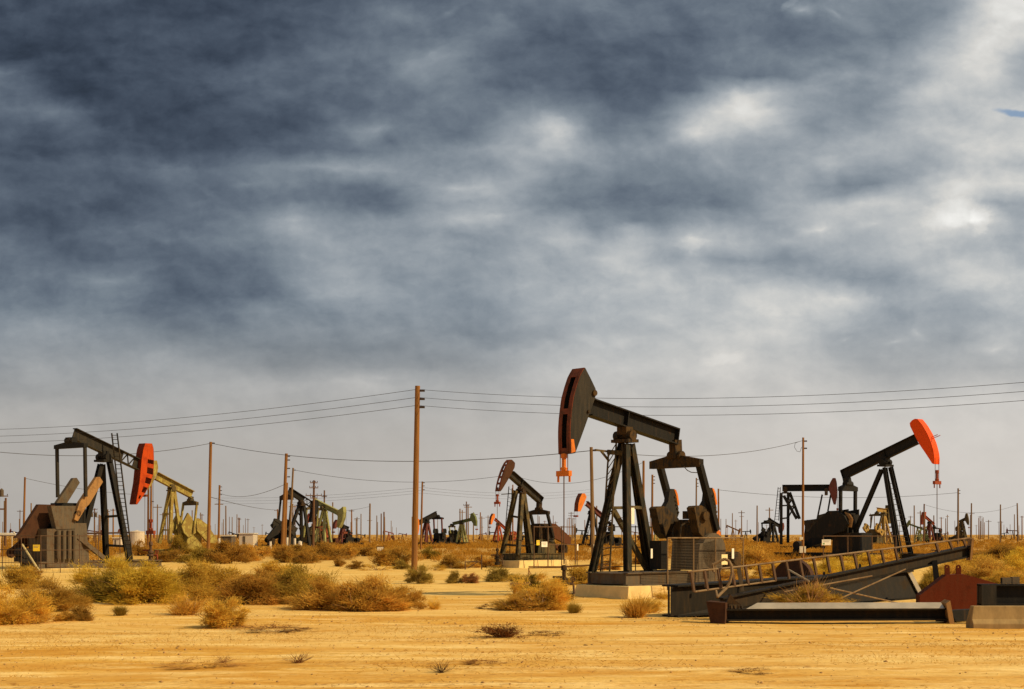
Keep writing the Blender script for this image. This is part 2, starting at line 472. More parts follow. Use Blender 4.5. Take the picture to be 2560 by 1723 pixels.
def hgt(x, y):
    x, y = np.asarray(x, float), np.asarray(y, float)
    h = 0.10 * (vnoise(x * 0.11 + 7, y * 0.16) - 0.5) + 0.05 * (vnoise(x * 0.35, y * 0.6 + 3) - 0.5)
    h = h + 0.035 * (vnoise(x * 0.5 + 40, y * 2.6) - 0.5) + 0.02 * (vnoise(x * 2.1, y * 4.4 + 9) - 0.5)
    return h * np.clip(1.2 - y / 400.0, 0.15, 1.0)

def gz(x, y):
    return float(hgt(x, y))

def build_ground():
    ds = [-120, -60, -25, 0, 6, 10]
    d = 13.0
    while d < 9000:
        ds.append(d); d *= 1.0105
    ds = np.array(ds)
    nx = 270
    t = np.linspace(-1, 1, nx)
    X = t[None, :] * (0.85 * np.maximum(ds, 0)[:, None] + 60)
    # finer columns in the middle of the fan
    X = np.sign(X) * np.abs(t[None, :]) ** 1.25 * (0.85 * np.maximum(ds, 0)[:, None] + 60)
    Y = np.repeat(ds[:, None], nx, 1)
    Z = hgt(X, Y)
    vs = np.stack([X, Y, Z], -1).reshape(-1, 3)
    n, m = len(ds), nx
    i, j = np.meshgrid(np.arange(n - 1), np.arange(m - 1), indexing='ij')
    a = (i * m + j).ravel()
    fs = np.stack([a, a + 1, a + m + 1, a + m], -1)
    me = bpy.data.meshes.new('ground')
    me.vertices.add(len(vs)); me.vertices.foreach_set('co', vs.ravel())
    me.loops.add(fs.size); me.loops.foreach_set('vertex_index', fs.ravel().astype(np.int32))
    me.polygons.add(len(fs)); me.polygons.foreach_set('loop_start', (np.arange(len(fs)) * 4).astype(np.int32))
    me.polygons.foreach_set('use_smooth', np.ones(len(fs), bool))
    me.update(calc_edges=True)
    m_, nt, b = newmat('desert_sand')
    tc = N(nt, 'ShaderNodeTexCoord').outputs['Object']
    big = noise(nt, tc, 0.06, 5, 0.6, (0.6, 1.8, 1))
    mid = noise(nt, tc, 0.55, 7, 0.66, (0.25, 1.1, 1), (11, 3, 0))
    fine = noise(nt, tc, 2.2, 8, 0.72, (0.22, 0.75, 1), (5, 31, 0))
    grain = noise(nt, tc, 11.0, 6, 0.75, (0.4, 0.42, 1))
    pale, base, red, dark = (0.78, 0.53, 0.18), (0.67, 0.385, 0.075), (0.57, 0.275, 0.036), (0.26, 0.10, 0.015)
    c = mixc(nt, mrange(nt, mid.outputs[0], 0.40, 0.60), red, base)
    c = mixc(nt, mrange(nt, big.outputs[0], 0.42, 0.62, 0, 0.75), c, pale)
    c = mixc(nt, mrange(nt, fine.outputs[0], 0.52, 0.64, 0, 0.8), c, (0.84, 0.60, 0.22))
    c = mixc(nt, mrange(nt, fine.outputs[0], 0.46, 0.34, 0, 0.95), c, (0.54, 0.25, 0.028))
    wv = N(nt, 'ShaderNodeTexWave', wave_type='BANDS', bands_direction='Y')
    wmp = N(nt, 'ShaderNodeMapping'); wmp.inputs['Scale'].default_value = (0.16, 1, 1); LK(nt, tc, wmp.inputs[0]); LK(nt, wmp.outputs[0], wv.inputs['Vector'])
    for k_, v_ in (('Scale', 0.13), ('Distortion', 11.0), ('Detail', 5.0), ('Detail Scale', 0.55), ('Detail Roughness', 0.65)): wv.inputs[k_].default_value = v_
    trk = wv.outputs['Fac']
    c = mixc(nt, mth(nt, 'MULTIPLY', mrange(nt, trk, 0.70, 0.95), mrange(nt, fine.outputs[0], 0.40, 0.62, 0.0, 0.6)), c, (0.86, 0.62, 0.25))
    c = mixc(nt, mth(nt, 'MULTIPLY', mrange(nt, trk, 0.22, 0.04), mrange(nt, mid.outputs[0], 0.40, 0.62, 0.0, 0.6)), c, (0.54, 0.25, 0.032))
    # bits of dead plant litter, denser in long bands
    lm = noise(nt, tc, 0.28, 4, 0.6, (0.35, 1.7, 1), (2, 17, 0))
    ls = mth(nt, 'MULTIPLY', mrange(nt, lm.outputs[0], 0.48, 0.64), mrange(nt, grain.outputs[0], 0.5, 0.62))
    c = mixc(nt, mth(nt, 'MULTIPLY', ls, 0.75), c, dark)
    c = mixc(nt, mrange(nt, grain.outputs[0], 0.46, 0.34, 0, 0.6), c, (0.42, 0.19, 0.03))
    # soil is more yellow-pale farther out and browner under the scrub
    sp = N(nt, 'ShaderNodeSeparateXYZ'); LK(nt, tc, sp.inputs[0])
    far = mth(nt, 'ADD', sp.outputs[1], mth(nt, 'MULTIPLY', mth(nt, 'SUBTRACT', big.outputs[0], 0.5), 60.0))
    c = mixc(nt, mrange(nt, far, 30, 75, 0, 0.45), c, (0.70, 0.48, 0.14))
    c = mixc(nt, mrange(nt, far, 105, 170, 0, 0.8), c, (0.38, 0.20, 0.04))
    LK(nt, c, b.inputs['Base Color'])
    b.inputs['Roughness'].default_value = 0.95
    b.inputs['Specular IOR Level'].default_value = 0.1
    hs = mth(nt, 'ADD', mth(nt, 'MULTIPLY', fine.outputs[0], 0.6), mth(nt, 'MULTIPLY', grain.outputs[0], 0.35))
    hs = mth(nt, 'ADD', hs, mth(nt, 'MULTIPLY', mid.outputs[0], 0.9))
    hs = mth(nt, 'ADD', hs, mth(nt, 'MULTIPLY', trk, -0.25))
    bp = N(nt, 'ShaderNodeBump')
    bp.inputs['Strength'].default_value = 0.85
    bp.inputs['Distance'].default_value = 0.12
    LK(nt, hs, bp.inputs['Height'])
    LK(nt, bp.outputs[0], b.inputs['Normal'])
    me.materials.append(m_)
    o = bpy.data.objects.new('ground', me)
    COL.objects.link(o)
    tag(o, 'dry ochre desert ground with wheel tracks reaching the horizon', None, None, 'structure')
build_ground()

# ------------------------------------------------------------------ bushes
def leafmat(name, a, b_, tr=0.5):
    m, nt, b = newmat(name)
    out = nt.nodes['Material Output']
    tc = N(nt, 'ShaderNodeTexCoord').outputs['Object']
    oi = N(nt, 'ShaderNodeObjectInfo')
    n1 = noise(nt, tc, 3.2, 4, 0.6)
    n2 = noise(nt, tc, 40.0, 2, 0.5)
    f = mth(nt, 'ADD', mrange(nt, n1.outputs[0], 0.34, 0.66, 0, 0.7), mrange(nt, n2.outputs[0], 0.3, 0.7, -0.1, 0.35), True)
    c = mixc(nt, f, a, b_)
    hv = N(nt, 'ShaderNodeHueSaturation')
    LK(nt, c, hv.inputs['Color'])
    LK(nt, mrange(nt, oi.outputs['Random'], 0, 1, 0.8, 1.2), hv.inputs['Value'])
    df = N(nt, 'ShaderNodeBsdfDiffuse'); LK(nt, hv.outputs[0], df.inputs[0])
    tl = N(nt, 'ShaderNodeBsdfTranslucent'); LK(nt, hv.outputs[0], tl.inputs[0])
    mx = N(nt, 'ShaderNodeMixShader'); mx.inputs[0].default_value = tr
    LK(nt, df.outputs[0], mx.inputs[1]); LK(nt, tl.outputs[0], mx.inputs[2])
    LK(nt, mx.outputs[0], out.inputs[0])
    return m

BM = {'gold': leafmat('leaf_gold', (0.46, 0.265, 0.030), (0.86, 0.56, 0.095)),
      'tan': leafmat('leaf_tan', (0.38, 0.205, 0.028), (0.76, 0.45, 0.085)),
      'brown': leafmat('leaf_brown', (0.28, 0.145, 0.022), (0.60, 0.335, 0.065)),
      'yellow': leafmat('leaf_yellow_green', (0.46, 0.30, 0.024), (0.84, 0.58, 0.08)),
      'olive': leafmat('leaf_olive', (0.22, 0.14, 0.020), (0.56, 0.37, 0.060)),
      'sage': leafmat('leaf_sage', (0.26, 0.175, 0.030), (0.52, 0.355, 0.075)),
      'pink': leafmat('leaf_pinkish', (0.30, 0.14, 0.045), (0.56, 0.28, 0.10)),
      'dead': leafmat('dead_twig', (0.13, 0.055, 0.018), (0.26, 0.11, 0.035), 0.1),
      'straw': leafmat('dry_straw', (0.30, 0.15, 0.04), (0.48, 0.26, 0.08), 0.2)}
STEM = plain('bush_stem', (0.22, 0.12, 0.05), 0.9, 0.3, 9)
STEMW = plain('pale_stem', (0.48, 0.34, 0.19), 0.9, 0.2, 9)

def unit(a):
    return a / np.maximum(np.linalg.norm(a, axis=-1, keepdims=True), 1e-6)

def strands(P, D_, L, w, r, bend=0.25, grav=0.0):
    """thin tapered blades from points P along D_: two quads' worth of triangles each"""
    n = len(P)
    D_ = unit(D_)
    side = unit(np.cross(D_, r.normal(size=(n, 3))))
    b = unit(r.normal(size=(n, 3)))
    L = L[:, None]; w = (w * np.ones(n))[:, None]
    M = P + D_ * L * 0.5 + b * L * bend * 0.3
    T = P + D_ * L + b * L * bend + np.array([0, 0, -1.0]) * L * grav
    V = np.stack([P - side * w, P + side * w, M + side * w * 0.8, M - side * w * 0.8, T], 1).reshape(-1, 3)
    k = np.arange(n)[:, None] * 5
    Q = k + np.array([0, 1, 2, 3]); Tt = k + np.array([3, 2, 4])
    return V, Q, Tt

def mesh_np(name, parts, mat):
    Vs, Qs, Ts, off = [], [], [], 0
    for V, Q, T in parts:
        Vs.append(V); Qs.append(Q + off); Ts.append(T + off); off += len(V)
    V, Q, T = np.concatenate(Vs), np.concatenate(Qs), np.concatenate(Ts)
    me = bpy.data.meshes.new(name)
    me.vertices.add(len(V)); me.vertices.foreach_set('co', V.astype(np.float32).ravel())
    li = np.concatenate([Q.ravel(), T.ravel()]).astype(np.int32)
    me.loops.add(len(li)); me.loops.foreach_set('vertex_index', li)
    st = np.concatenate([np.arange(len(Q)) * 4, len(Q) * 4 + np.arange(len(T)) * 3]).astype(np.int32)
    me.polygons.add(len(st)); me.polygons.foreach_set('loop_start', st)
    me.update(calc_edges=True)
    me.materials.append(mat)
    return me

def bush_proto(seed, ncl, per, L, w, style='round'):
    """normalised bush: 1 wide, 1 tall, standing on z = 0; several uneven mounds of clumped leaves and twigs"""
    r = np.random.default_rng(seed)
    if style == 'round':
        nl = int(r.integers(6, 10))
        lc = np.stack([r.normal(0, 0.23, nl), r.normal(0, 0.23, nl)], 1).clip(-.36, .36)
        lr = r.uniform(0.12, 0.25, nl)
        lz = r.uniform(0.5, 0.95, nl)
        lc[0] = 0.05; lz[0] = 1.0; lr[0] = 0.24
        q = r.choice(nl, ncl, p=(lr * lr * lz) / (lr * lr * lz).sum())
        az = r.uniform(0, 2 * np.pi, ncl); el = np.arcsin(r.uniform(0.0, 1.0, ncl)); f = r.uniform(0.5, 1.05, ncl)
        C = np.stack([lc[q, 0] + lr[q] * f * np.cos(el) * np.cos(az), lc[q, 1] + lr[q] * f * np.cos(el) * np.sin(az), 0.05 + 0.80 * lz[q] * f * np.sin(el) ** 0.9], 1)
    else:
        az = r.uniform(0, 2 * np.pi, ncl); el = np.arcsin(r.uniform(-0.05, 1.0, ncl)); rr = r.uniform(0.45, 0.98, ncl) ** 0.6
        C = np.stack([0.44 * rr * np.cos(el) * np.cos(az), 0.44 * rr * np.cos(el) * np.sin(az), 0.08 + 0.65 * rr * np.sin(el)], 1)
    if style == 'spiky':
        C[:, :2] *= 0.45; C[:, 2] = r.uniform(0.0, 0.25, ncl)
    cs = np.repeat(r.uniform(0.6, 1.5, ncl), per)[:, None]
    P = np.repeat(C, per, 0) + r.normal(size=(ncl * per, 3)) * np.array([0.052, 0.052, 0.042]) * cs
    P[:, 2] = np.maximum(P[:, 2], 0.0)
    out = P - np.array([0, 0, 0.05])
    cdir = np.repeat(unit(unit(C + np.array([0, 0, 0.05])) + 0.5 * r.normal(size=(ncl, 3))), per, 0)
    n = len(P)
    D_ = unit(out) * 0.5 + cdir * 0.8 + r.normal(size=P.shape) * 0.45 + np.array([0, 0, 0.22])
    if style == 'spiky':
        D_ = unit(out * np.array([1.6, 1.6, 0.4])) * 0.5 + np.array([0, 0, 1.1]) + r.normal(size=P.shape) * 0.25
        return strands(P, D_, L * r.uniform(0.3, 1.9, n), w, r, 0.3)
    leaf = r.random(n) < 0.6
    D_[leaf] += r.normal(size=(int(leaf.sum()), 3)) * 0.6
    Ls = np.where(leaf, L * r.uniform(0.25, 0.6, n), L * r.uniform(0.5, 1.5, n))
    ws = np.where(leaf, w * 1.6, w * 0.8)
    return strands(P, D_, Ls, ws, r, 0.35)

def stems_proto(seed, n, reach=0.42, r0=0.012):
    rr = random.Random(seed)
    mb = MB()
    for i in range(n):
        a = rr.uniform(0, 6.28); e = rr.uniform(0.3, 1.3)
        p = Vector((rr.uniform(-.06, .06), rr.uniform(-.06, .06), 0))
        d = Vector((math.cos(a) * math.cos(e), math.sin(a) * math.cos(e), math.sin(e) * 1.3))
        rad = r0 * rr.uniform(0.6, 1.1)
        L = reach * rr.uniform(0.7, 1.15)
        for s in range(3):
            q = p + d * (L / 3) + Vector((rr.uniform(-.04, .04), rr.uniform(-.04, .04), rr.uniform(-.02, .04)))
            mb.tube(p, q, rad, 4, rad * 0.7, False)
            if s:
                mb.tube(q, q + (d + Vector((rr.uniform(-.8, .8), rr.uniform(-.8, .8), rr.uniform(-.2, .7)))) * (L / 4), rad * 0.55, 3, rad * 0.2, False)
            p = q; rad *= 0.7
    me = bpy.data.meshes.new('stem')
    me.from_pydata(mb.v, [], mb.f)
    return me

PROTO = {}
for i in range(4):
    PROTO['big%d' % i] = mesh_np('foliage', [bush_proto(100 + i, 120, 130, 0.13, 0.0034)], BM['gold'])
    PROTO['mid%d' % i] = mesh_np('foliage', [bush_proto(200 + i, 70, 95, 0.16, 0.0058)], BM['gold'])
for i in range(2):
    PROTO['small%d' % i] = mesh_np('foliage', [bush_proto(300 + i, 40, 55, 0.19, 0.011)], BM['gold'])
    PROTO['spiky%d' % i] = mesh_np('foliage', [bush_proto(400 + i, 26, 50, 0.30, 0.0055, 'spiky')], BM['gold'])
    PROTO['thin%d' % i] = mesh_np('foliage', [bush_proto(500 + i, 22, 24, 0.26, 0.007, 'spiky'), bush_proto(520 + i, 30, 22, 0.22, 0.006)], BM['gold'])
    PROTO['mat%d' % i] = mesh_np('foliage', [bush_proto(600 + i, 20, 26, 0.24, 0.006, 'flat')], BM['gold'])
STEMP = [stems_proto(i, 14) for i in range(3)]
STEMS_BARE = [stems_proto(20 + i, 46, 0.5, 0.013) for i in range(3)]

_bk = [0]
def bush(px, py, w, h, colour, proto, label, group=None, name='bush', stem=True, stemmat=None, depth=None, sink=0.03, cat='bush'):
    """px, py: foot of the bush in the photo; w, h: its size there"""
    g = G(px, py)
    k = g.y / F
    _bk[0] += 1
    rr = random.Random(_bk[0] * 31)
    root = bpy.data.objects.new(name, None)
    COL.objects.link(root)
    ww, hh = w * k * 1.42, h * k * 1.08
    root.location = (g.x, g.y, gz(g.x, g.y) - sink * hh)
    root.rotation_euler = (0, 0, rr.uniform(0, 6.28))
    tag(root, label, cat, group)
    f = bpy.data.objects.new('foliage', PROTO[proto])
    COL.objects.link(f); f.parent = root
    f.scale = (ww, ww * (depth or 0.9), hh)
    f.material_slots[0].link = 'OBJECT'
    f.material_slots[0].material = BM[colour]
    if stem:
        s = bpy.data.objects.new('stem', STEMP[_bk[0] % 3])
        COL.objects.link(s); s.parent = root
        s.scale = (ww, ww, hh)
        if not s.data.materials: s.data.materials.append(STEM)
        s.material_slots[0].link = 'OBJECT'
        s.material_slots[0].material = stemmat or STEM
    return root

B = bush
gA = 'bushes in the big clump by the dirt road'
B(300, 1504, 150, 96, 'olive', 'big0', 'dark olive shaded bush at the west end of the big golden clump', gA) if False else None
B(250, 1504, 165, 92, 'olive', 'big0', 'dark olive dense bush, first of the big clump beside the grey gearbox base', gA)
B(352, 1506, 170, 104, 'yellow', 'big1', 'bright yellow-green feathery bush, largest of the clump in front of the red-headed pumpjack', gA)
B(285, 1476, 150, 86, 'yellow', 'big2', 'yellow-green bush top rising just in front of the dark pumpjack feet', gA)
B(470, 1500, 150, 96, 'gold', 'big3', 'golden bush between the yellow-green bush and the twiggy low one', gA)
B(552, 1492, 165, 104, 'gold', 'big0', 'tall golden bush below the wooden pole beside the yellow-green pumpjack', gA)
B(462, 1538, 100, 66, 'tan', 'thin0', 'thin twiggy tan bush with bare lower stems at the clump front', gA, stemmat=STEMW)
B(552, 1568, 104, 84, 'gold', 'mid0', 'lone golden bush standing forward of the clump on the track edge', gA)
B(640, 1508, 165, 88, 'brown', 'big1', 'brown dark bush in the middle of the big clump', gA)
B(745, 1506, 150, 98, 'olive', 'big2', 'olive-brown bush with rounded top in the middle of the clump', gA)
B(690, 1462, 150, 60, 'gold', 'big3', 'pale golden bush top behind the brown middle bushes', gA)
B(808, 1524, 125, 84, 'tan', 'big3', 'tan bush with orange tint left of the tallest tan bush in the clump', gA)
B(893, 1527, 170, 104, 'tan', 'big0', 'tallest wide tan bush, last big one of the clump towards the tall pole', gA)
B(968, 1522, 110, 66, 'gold', 'mid1', 'pale golden low bush on the clump end nearest the tall pole', gA)
B(1012, 1524, 70, 64, 'tan', 'mid2', 'rust-tan upright bush at the very end of the big clump', gA)
B(1086, 1524, 34, 32, 'gold', 'thin1', 'small thin dry weed alone between the clump and the broad wellhead bush')
gB = 'bushes at the picture edge below the grey gearbox'
B(24, 1560, 165, 92, 'gold', 'big1', 'large golden bush cut by the picture edge on the track border', gB)
B(116, 1530, 125, 88, 'tan', 'big2', 'orange-tan bush between the edge bush and the dark olive one', gB)
B(26, 1470, 110, 60, 'gold', 'mid3', 'pale golden bush at the edge behind the large edge bush', gB)
B(66, 1446, 60, 34, 'brown', 'mid0', 'small brown bush at the foot of the yellow guy guard', gB)
B(206, 1554, 66, 44, 'brown', 'mid1', 'small brown bush forward of the dark olive bush', gB)
B(166, 1556, 48, 28, 'tan', 'mid2', 'low tan tuft touching the small brown bush', gB)
B(303, 1542, 36, 38, 'olive', 'spiky0', 'small upright olive weed in front of the yellow-green bush', gB)
B(86, 1562, 90, 34, 'tan', 'mat0', 'low dry tan mat at the track edge beside the edge bush', gB)
gC = 'scattered bushes on the sand flat'
B(447, 1386, 44, 50, 'olive', 'mid3', 'dull olive bush in front of the yellow-green pumpjack legs', gC)
B(353, 1390, 46, 38, 'brown', 'small0', 'small brown bush below the white tank', gC)
B(420, 1406, 70, 34, 'brown', 'mid0', 'low brown bush behind the yellow-green bush top', gC)
B(508, 1408, 78, 44, 'olive', 'mid1', 'dark olive bush just before the foot of the wooden pole', gC)
B(564, 1410, 84, 62, 'brown', 'mid2', 'reddish brown bush beside the foot of the wooden pole', gC)
B(614, 1404, 58, 44, 'tan', 'mid3', 'tan bush right after the reddish brown bush', gC)
B(655, 1390, 74, 34, 'tan', 'small1', 'pale tan bush in front of the cream shed', gC)
B(722, 1406, 56, 50, 'brown', 'mid0', 'brown round bush under the two close poles, first of a pair', gC)
B(758, 1411, 44, 40, 'brown', 'mid1', 'brown round bush under the two close poles, second of a pair', gC)
B(742, 1396, 80, 38, 'tan', 'mid2', 'tan bush behind the brown pair', gC)
B(804, 1400, 72, 46, 'brown', 'mid3', 'wide brown bush below the pale green horse head pumpjack', gC)
B(848, 1417, 32, 24, 'brown', 'small0', 'tiny brown bush, first of two on the bare sand before the ground sign', gC)
B(893, 1422, 40, 26, 'brown', 'small1', 'tiny brown bush, second of two on the bare sand before the ground sign', gC)
B(976, 1416, 82, 56, 'tan', 'mid0', 'orange-tan bush mound just past the white ground sign', gC)
B(944, 1427, 66, 24, 'gold', 'mat1', 'low golden mat below the orange-tan mound', gC)
B(998, 1422, 40, 28, 'sage', 'mid1', 'grey-green small bush on the tall pole side of the mound', gC)
B(874, 1392, 44, 34, 'tan', 'small0', 'tan upright bush below the black triangular belt guard', gC)
B(908, 1390, 56, 28, 'brown', 'small1', 'brown bush immediately behind the white ground sign', gC)
B(1052, 1461, 54, 50, 'sage', 'mid2', 'sage bush against the foot of the tall front pole', gC)
B(1143, 1461, 34, 34, 'sage', 'mid3', 'small round sage bush on the bank, beside a pinkish one', gC)
B(1180, 1461, 34, 30, 'pink', 'mid0', 'small round pinkish bush on the bank beside a sage one', gC)
B(1243, 1456, 76, 40, 'sage', 'mid1', 'sage bush on the bank below the concrete block of the middle pumpjack', gC)
B(1290, 1460, 60, 30, 'gold', 'mat0', 'low golden growth on the bank next to the sage bush', gC)
B(1204, 1418, 66, 32, 'tan', 'mid2', 'tan bush behind the low pipe rail near the middle pumpjack', gC)
B(1128, 1420, 62, 38, 'tan', 'mid3', 'tan bush on the flat left of the low pipe rail', gC)
B(1084, 1426, 56, 22, 'gold', 'mat1', 'low dry golden grass patch behind the tall pole', gC)
B(1076, 1398, 50, 30, 'olive', 'small0', 'olive bush behind the tall pole in the scrub edge', gC)
B(1262, 1400, 50, 34, 'brown', 'small1', 'brown bush at the corner of the middle pumpjack skid', gC)
gD = 'bushes around the front pumpjack'
B(1346, 1522, 118, 92, 'gold', 'big1', 'big golden bush with pale bare stems beside the front wellhead', gD, stemmat=STEMW)
B(1296, 1524, 110, 48, 'tan', 'mid1', 'low tan bush spreading from the big golden bush by the wellhead', gD)
B(1330, 1478, 70, 46, 'olive', 'mid2', 'olive bush top behind the big golden wellhead bush', gD)
B(1437, 1531, 42, 40, 'olive', 'spiky1', 'small round olive bush in front of the concrete footing corner', gD)
B(1432, 1462, 90, 50, 'gold', 'mid3', 'golden bush between the wellhead and the concrete footing', gD)
B(1590, 1541, 92, 74, 'tan', 'spiky0', 'spiky upright dry bush before the sunlit concrete face', gD)
B(1622, 1530, 60, 46, 'gold', 'thin0', 'thin wispy weed leaning beside the spiky dry bush', gD, stem=False)
B(1656, 1499, 40, 26, 'gold', 'thin1', 'tiny weed growing at the sunlit concrete edge', gD, stem=False)
B(1520, 1424, 60, 34, 'tan', 'mid0', 'tan bush seen through the legs of the front pumpjack', gD)
B(1600, 1412, 60, 30, 'tan', 'small0', 'tan bush seen behind the legs of the front pumpjack', gD)
gE = 'bushes behind the fallen ladder'
B(1880, 1424, 110, 62, 'tan', 'mid1', 'wide tan bush behind the wire guard of the front pumpjack', gE)
B(1800, 1452, 80, 46, 'tan', 'mid2', 'tan bush behind the bent hoop', gE)
B(1860, 1452, 70, 36, 'gold', 'mid3', 'golden bush behind the ladder, between the hoop and the rusty wheel', gE)
B(1942, 1442, 80, 40, 'gold', 'mid0', 'golden bush just left of the rusty wheel', gE)
B(2010, 1446, 90, 48, 'yellow', 'mid1', 'yellow bush behind the rusty wheel', gE)
B(2082, 1446, 100, 54, 'yellow', 'big2', 'bright yellow bush, middle of three behind the ladder rungs', gE)
B(2158, 1432, 92, 50, 'yellow', 'big3', 'bright yellow bush in front of the orange-headed pumpjack feet', gE)
B(2220, 1420, 76, 40, 'gold', 'mid2', 'golden bush seen under the raised end of the ladder', gE)
B(2325, 1480, 92, 66, 'olive', 'big0', 'dark olive bush behind the rust-red weight', gE)
B(2384, 1462, 120, 66, 'gold', 'big1', 'golden bush above the two lugs of the rust-red weight', gE)
B(2462, 1468, 150, 76, 'tan', 'big2', 'large tan-gold bush behind the square tubes', gE)
B(2546, 1440, 110, 74, 'yellow', 'big3', 'yellow-green bush at the picture edge above the concrete barrier', gE)
B(2420, 1420, 110, 38, 'gold', 'mid0', 'golden bush under the end plate of the raised boom', gE)
B(2532, 1474, 100, 56, 'gold', 'big0', 'golden bush at the picture edge directly behind the black channel', gE)
B(2500, 1400, 110, 40, 'brown', 'mid1', 'brown bush far behind the yellow-green edge bush', gE)
# debris on the open sand
gF = 'dead weeds on the open sand'
B(1263, 1592, 96, 44, 'dead', 'thin0', 'dry reddish weed clump alone on the sand below the wellhead bush', gF, cat='dead weed', name='dry_weed')
B(1362, 1586, 80, 16, 'dead', 'mat0', 'flat dead weed beside the dry reddish clump', gF, stem=False, cat='dead weed', name='dry_weed')
B(500, 1660, 150, 20, 'straw', 'mat1', 'long flat straw litter on the track, far side from the picture centre', gF, cat='dead weed', name='dry_weed', stem=False)
B(1208, 1664, 80, 14, 'dead', 'mat0', 'thin line of dead twigs behind the dark uprooted skeleton weed', gF, cat='dead weed', name='dry_weed', stem=False)
B(1884, 1686, 78, 16, 'dead', 'mat1', 'flat dead weed on the sand in front of the fallen beam', gF, cat='dead weed', name='dry_weed', stem=False)
B(660, 1576, 190, 14, 'dead', 'mat0', 'long strip of brown litter on the track edge before the big clump', gF, cat='dead weed', name='dry_weed', stem=False)
B(1222, 1520, 44, 20, 'dead', 'mat1', 'dark low dead weed left of the wellhead bush', gF, cat='dead weed', name='dry_weed', stem=False)

def skeleton(px, py, w, h, label, mesh, mat, flat=1.0):
    g = G(px, py); k = g.y / F
    o = bpy.data.objects.new('uprooted_weed', mesh.copy())
    COL.objects.link(o)
    o.data.materials.clear(); o.data.materials.append(mat)
    o.location = (g.x, g.y, gz(g.x, g.y)); o.scale = (w * k, w * k * flat, h * k * 1.6)
    tag(o, label, 'dead weed', gF)
skeleton(1103, 1686, 66, 26, 'dark uprooted skeleton weed alone on the front sand', STEMS_BARE[0], plain('dead_dark', (0.06, 0.026, 0.012), 0.9))
skeleton(745, 1655, 100, 22, 'sprawling bare reddish branches on the track with one upright twig', STEMS_BARE[1], plain('dead_red', (0.22, 0.095, 0.03), 0.9), 0.6)
skeleton(560, 1652, 60, 16, 'small bare twig heap beside the long straw litter', STEMS_BARE[2], plain('dead_tan', (0.26, 0.12, 0.04), 0.9), 0.6)

# scrub that nobody could count: the far flats
def build_scrub():
    r = np.random.default_rng(5)
    parts = []
    n = 12000
    py = 1338.5 + (1406 - 1338.5) * r.random(n) ** 1.35
    px = r.uniform(-260, 2820, n)
    D = F * CAMH / (py - YH)
    X = (px - CX) / F * D
    dens = vnoise(X * 0.03 + 50, D * 0.02)
    keep = (r.random(n) < np.clip((dens - 0.25) * 2.4, 0.05, 1)) | (py < 1372)
    # leave the sand tracks and the worked yards open
    keep &= ~((py > 1390) & (px > 700) & (px < 1900) & (r.random(n) < 0.85))
    X, D = X[keep], D[keep]
    m = len(X)
    S = r.uniform(0.35, 1.0, m) * (0.7 + 0.6 * r.random(m))
    for lo, hi, ns, ww in ((0, 170, 90, 0.022), (170, 330, 46, 0.045), (330, 5000, 22, 0.10)):
        q = np.where((D >= lo) & (D < hi))[0]
        if not len(q): continue
        P = np.repeat(np.stack([X[q], D[q], np.zeros(len(q))], 1), ns, 0)
        s = np.repeat(S[q], ns)
        a = r.uniform(0, 6.28, len(P)); rad = np.sqrt(r.random(len(P))) * s * 0.9
        P[:, 0] += np.cos(a) * rad * 1.2; P[:, 1] += np.sin(a) * rad
        dome = np.sqrt(np.clip(1 - (rad / (s * 0.95)) ** 2, 0.02, 1)) * s * 0.85
        P[:, 2] = dome * r.uniform(0.05, 0.8, len(P))
        d = np.stack([np.cos(a) * 0.6, np.sin(a) * 0.6, np.full(len(P), 0.9)], 1) + r.normal(size=P.shape) * 0.4
        parts.append(strands(P, d, s * r.uniform(0.3, 0.6, len(P)), ww, r, 0.25))
    me = mesh_np('scrub', parts, leafmat('scrub_leaf', (0.26, 0.115, 0.014), (0.58, 0.30, 0.040)))
    o = bpy.data.objects.new('scrub', me)
    COL.objects.link(o)
    tag(o, 'low brown desert scrub covering the far flats', 'scrub', None, 'stuff')
build_scrub()

def build_litter():
    r = np.random.default_rng(9)
    n = 26000
    py = 1500 + 223 * r.random(n)
    px = r.uniform(-100, 2660, n)
    D = F * CAMH / (py - YH); X = (px - CX) / F * D
    dens = vnoise(X * 0.16 + 9, D * 0.55)
    k = r.random(n) < np.clip((dens - 0.52) * 3.0, 0.02, 1)
    X, D = X[k], D[k]
    P = np.stack([X, D, hgt(X, D) + 0.008], 1)
    d = np.stack([r.normal(size=len(X)), r.normal(size=len(X)) * 0.6, np.abs(r.normal(size=len(X))) * 0.25], 1)
    me = mesh_np('litter', [strands(P, d, r.uniform(0.02, 0.10, len(X)) * (1 + 1.5 * (r.random(len(X)) < .05)), 0.005, r, 0.3)], leafmat('litter_twig', (0.36, 0.17, 0.03), (0.62, 0.34, 0.07), 0.3))
    o = bpy.data.objects.new('litter', me)
    COL.objects.link(o)
    tag(o, 'dry twig litter strewn over the sand', 'litter', None, 'stuff')
build_litter()

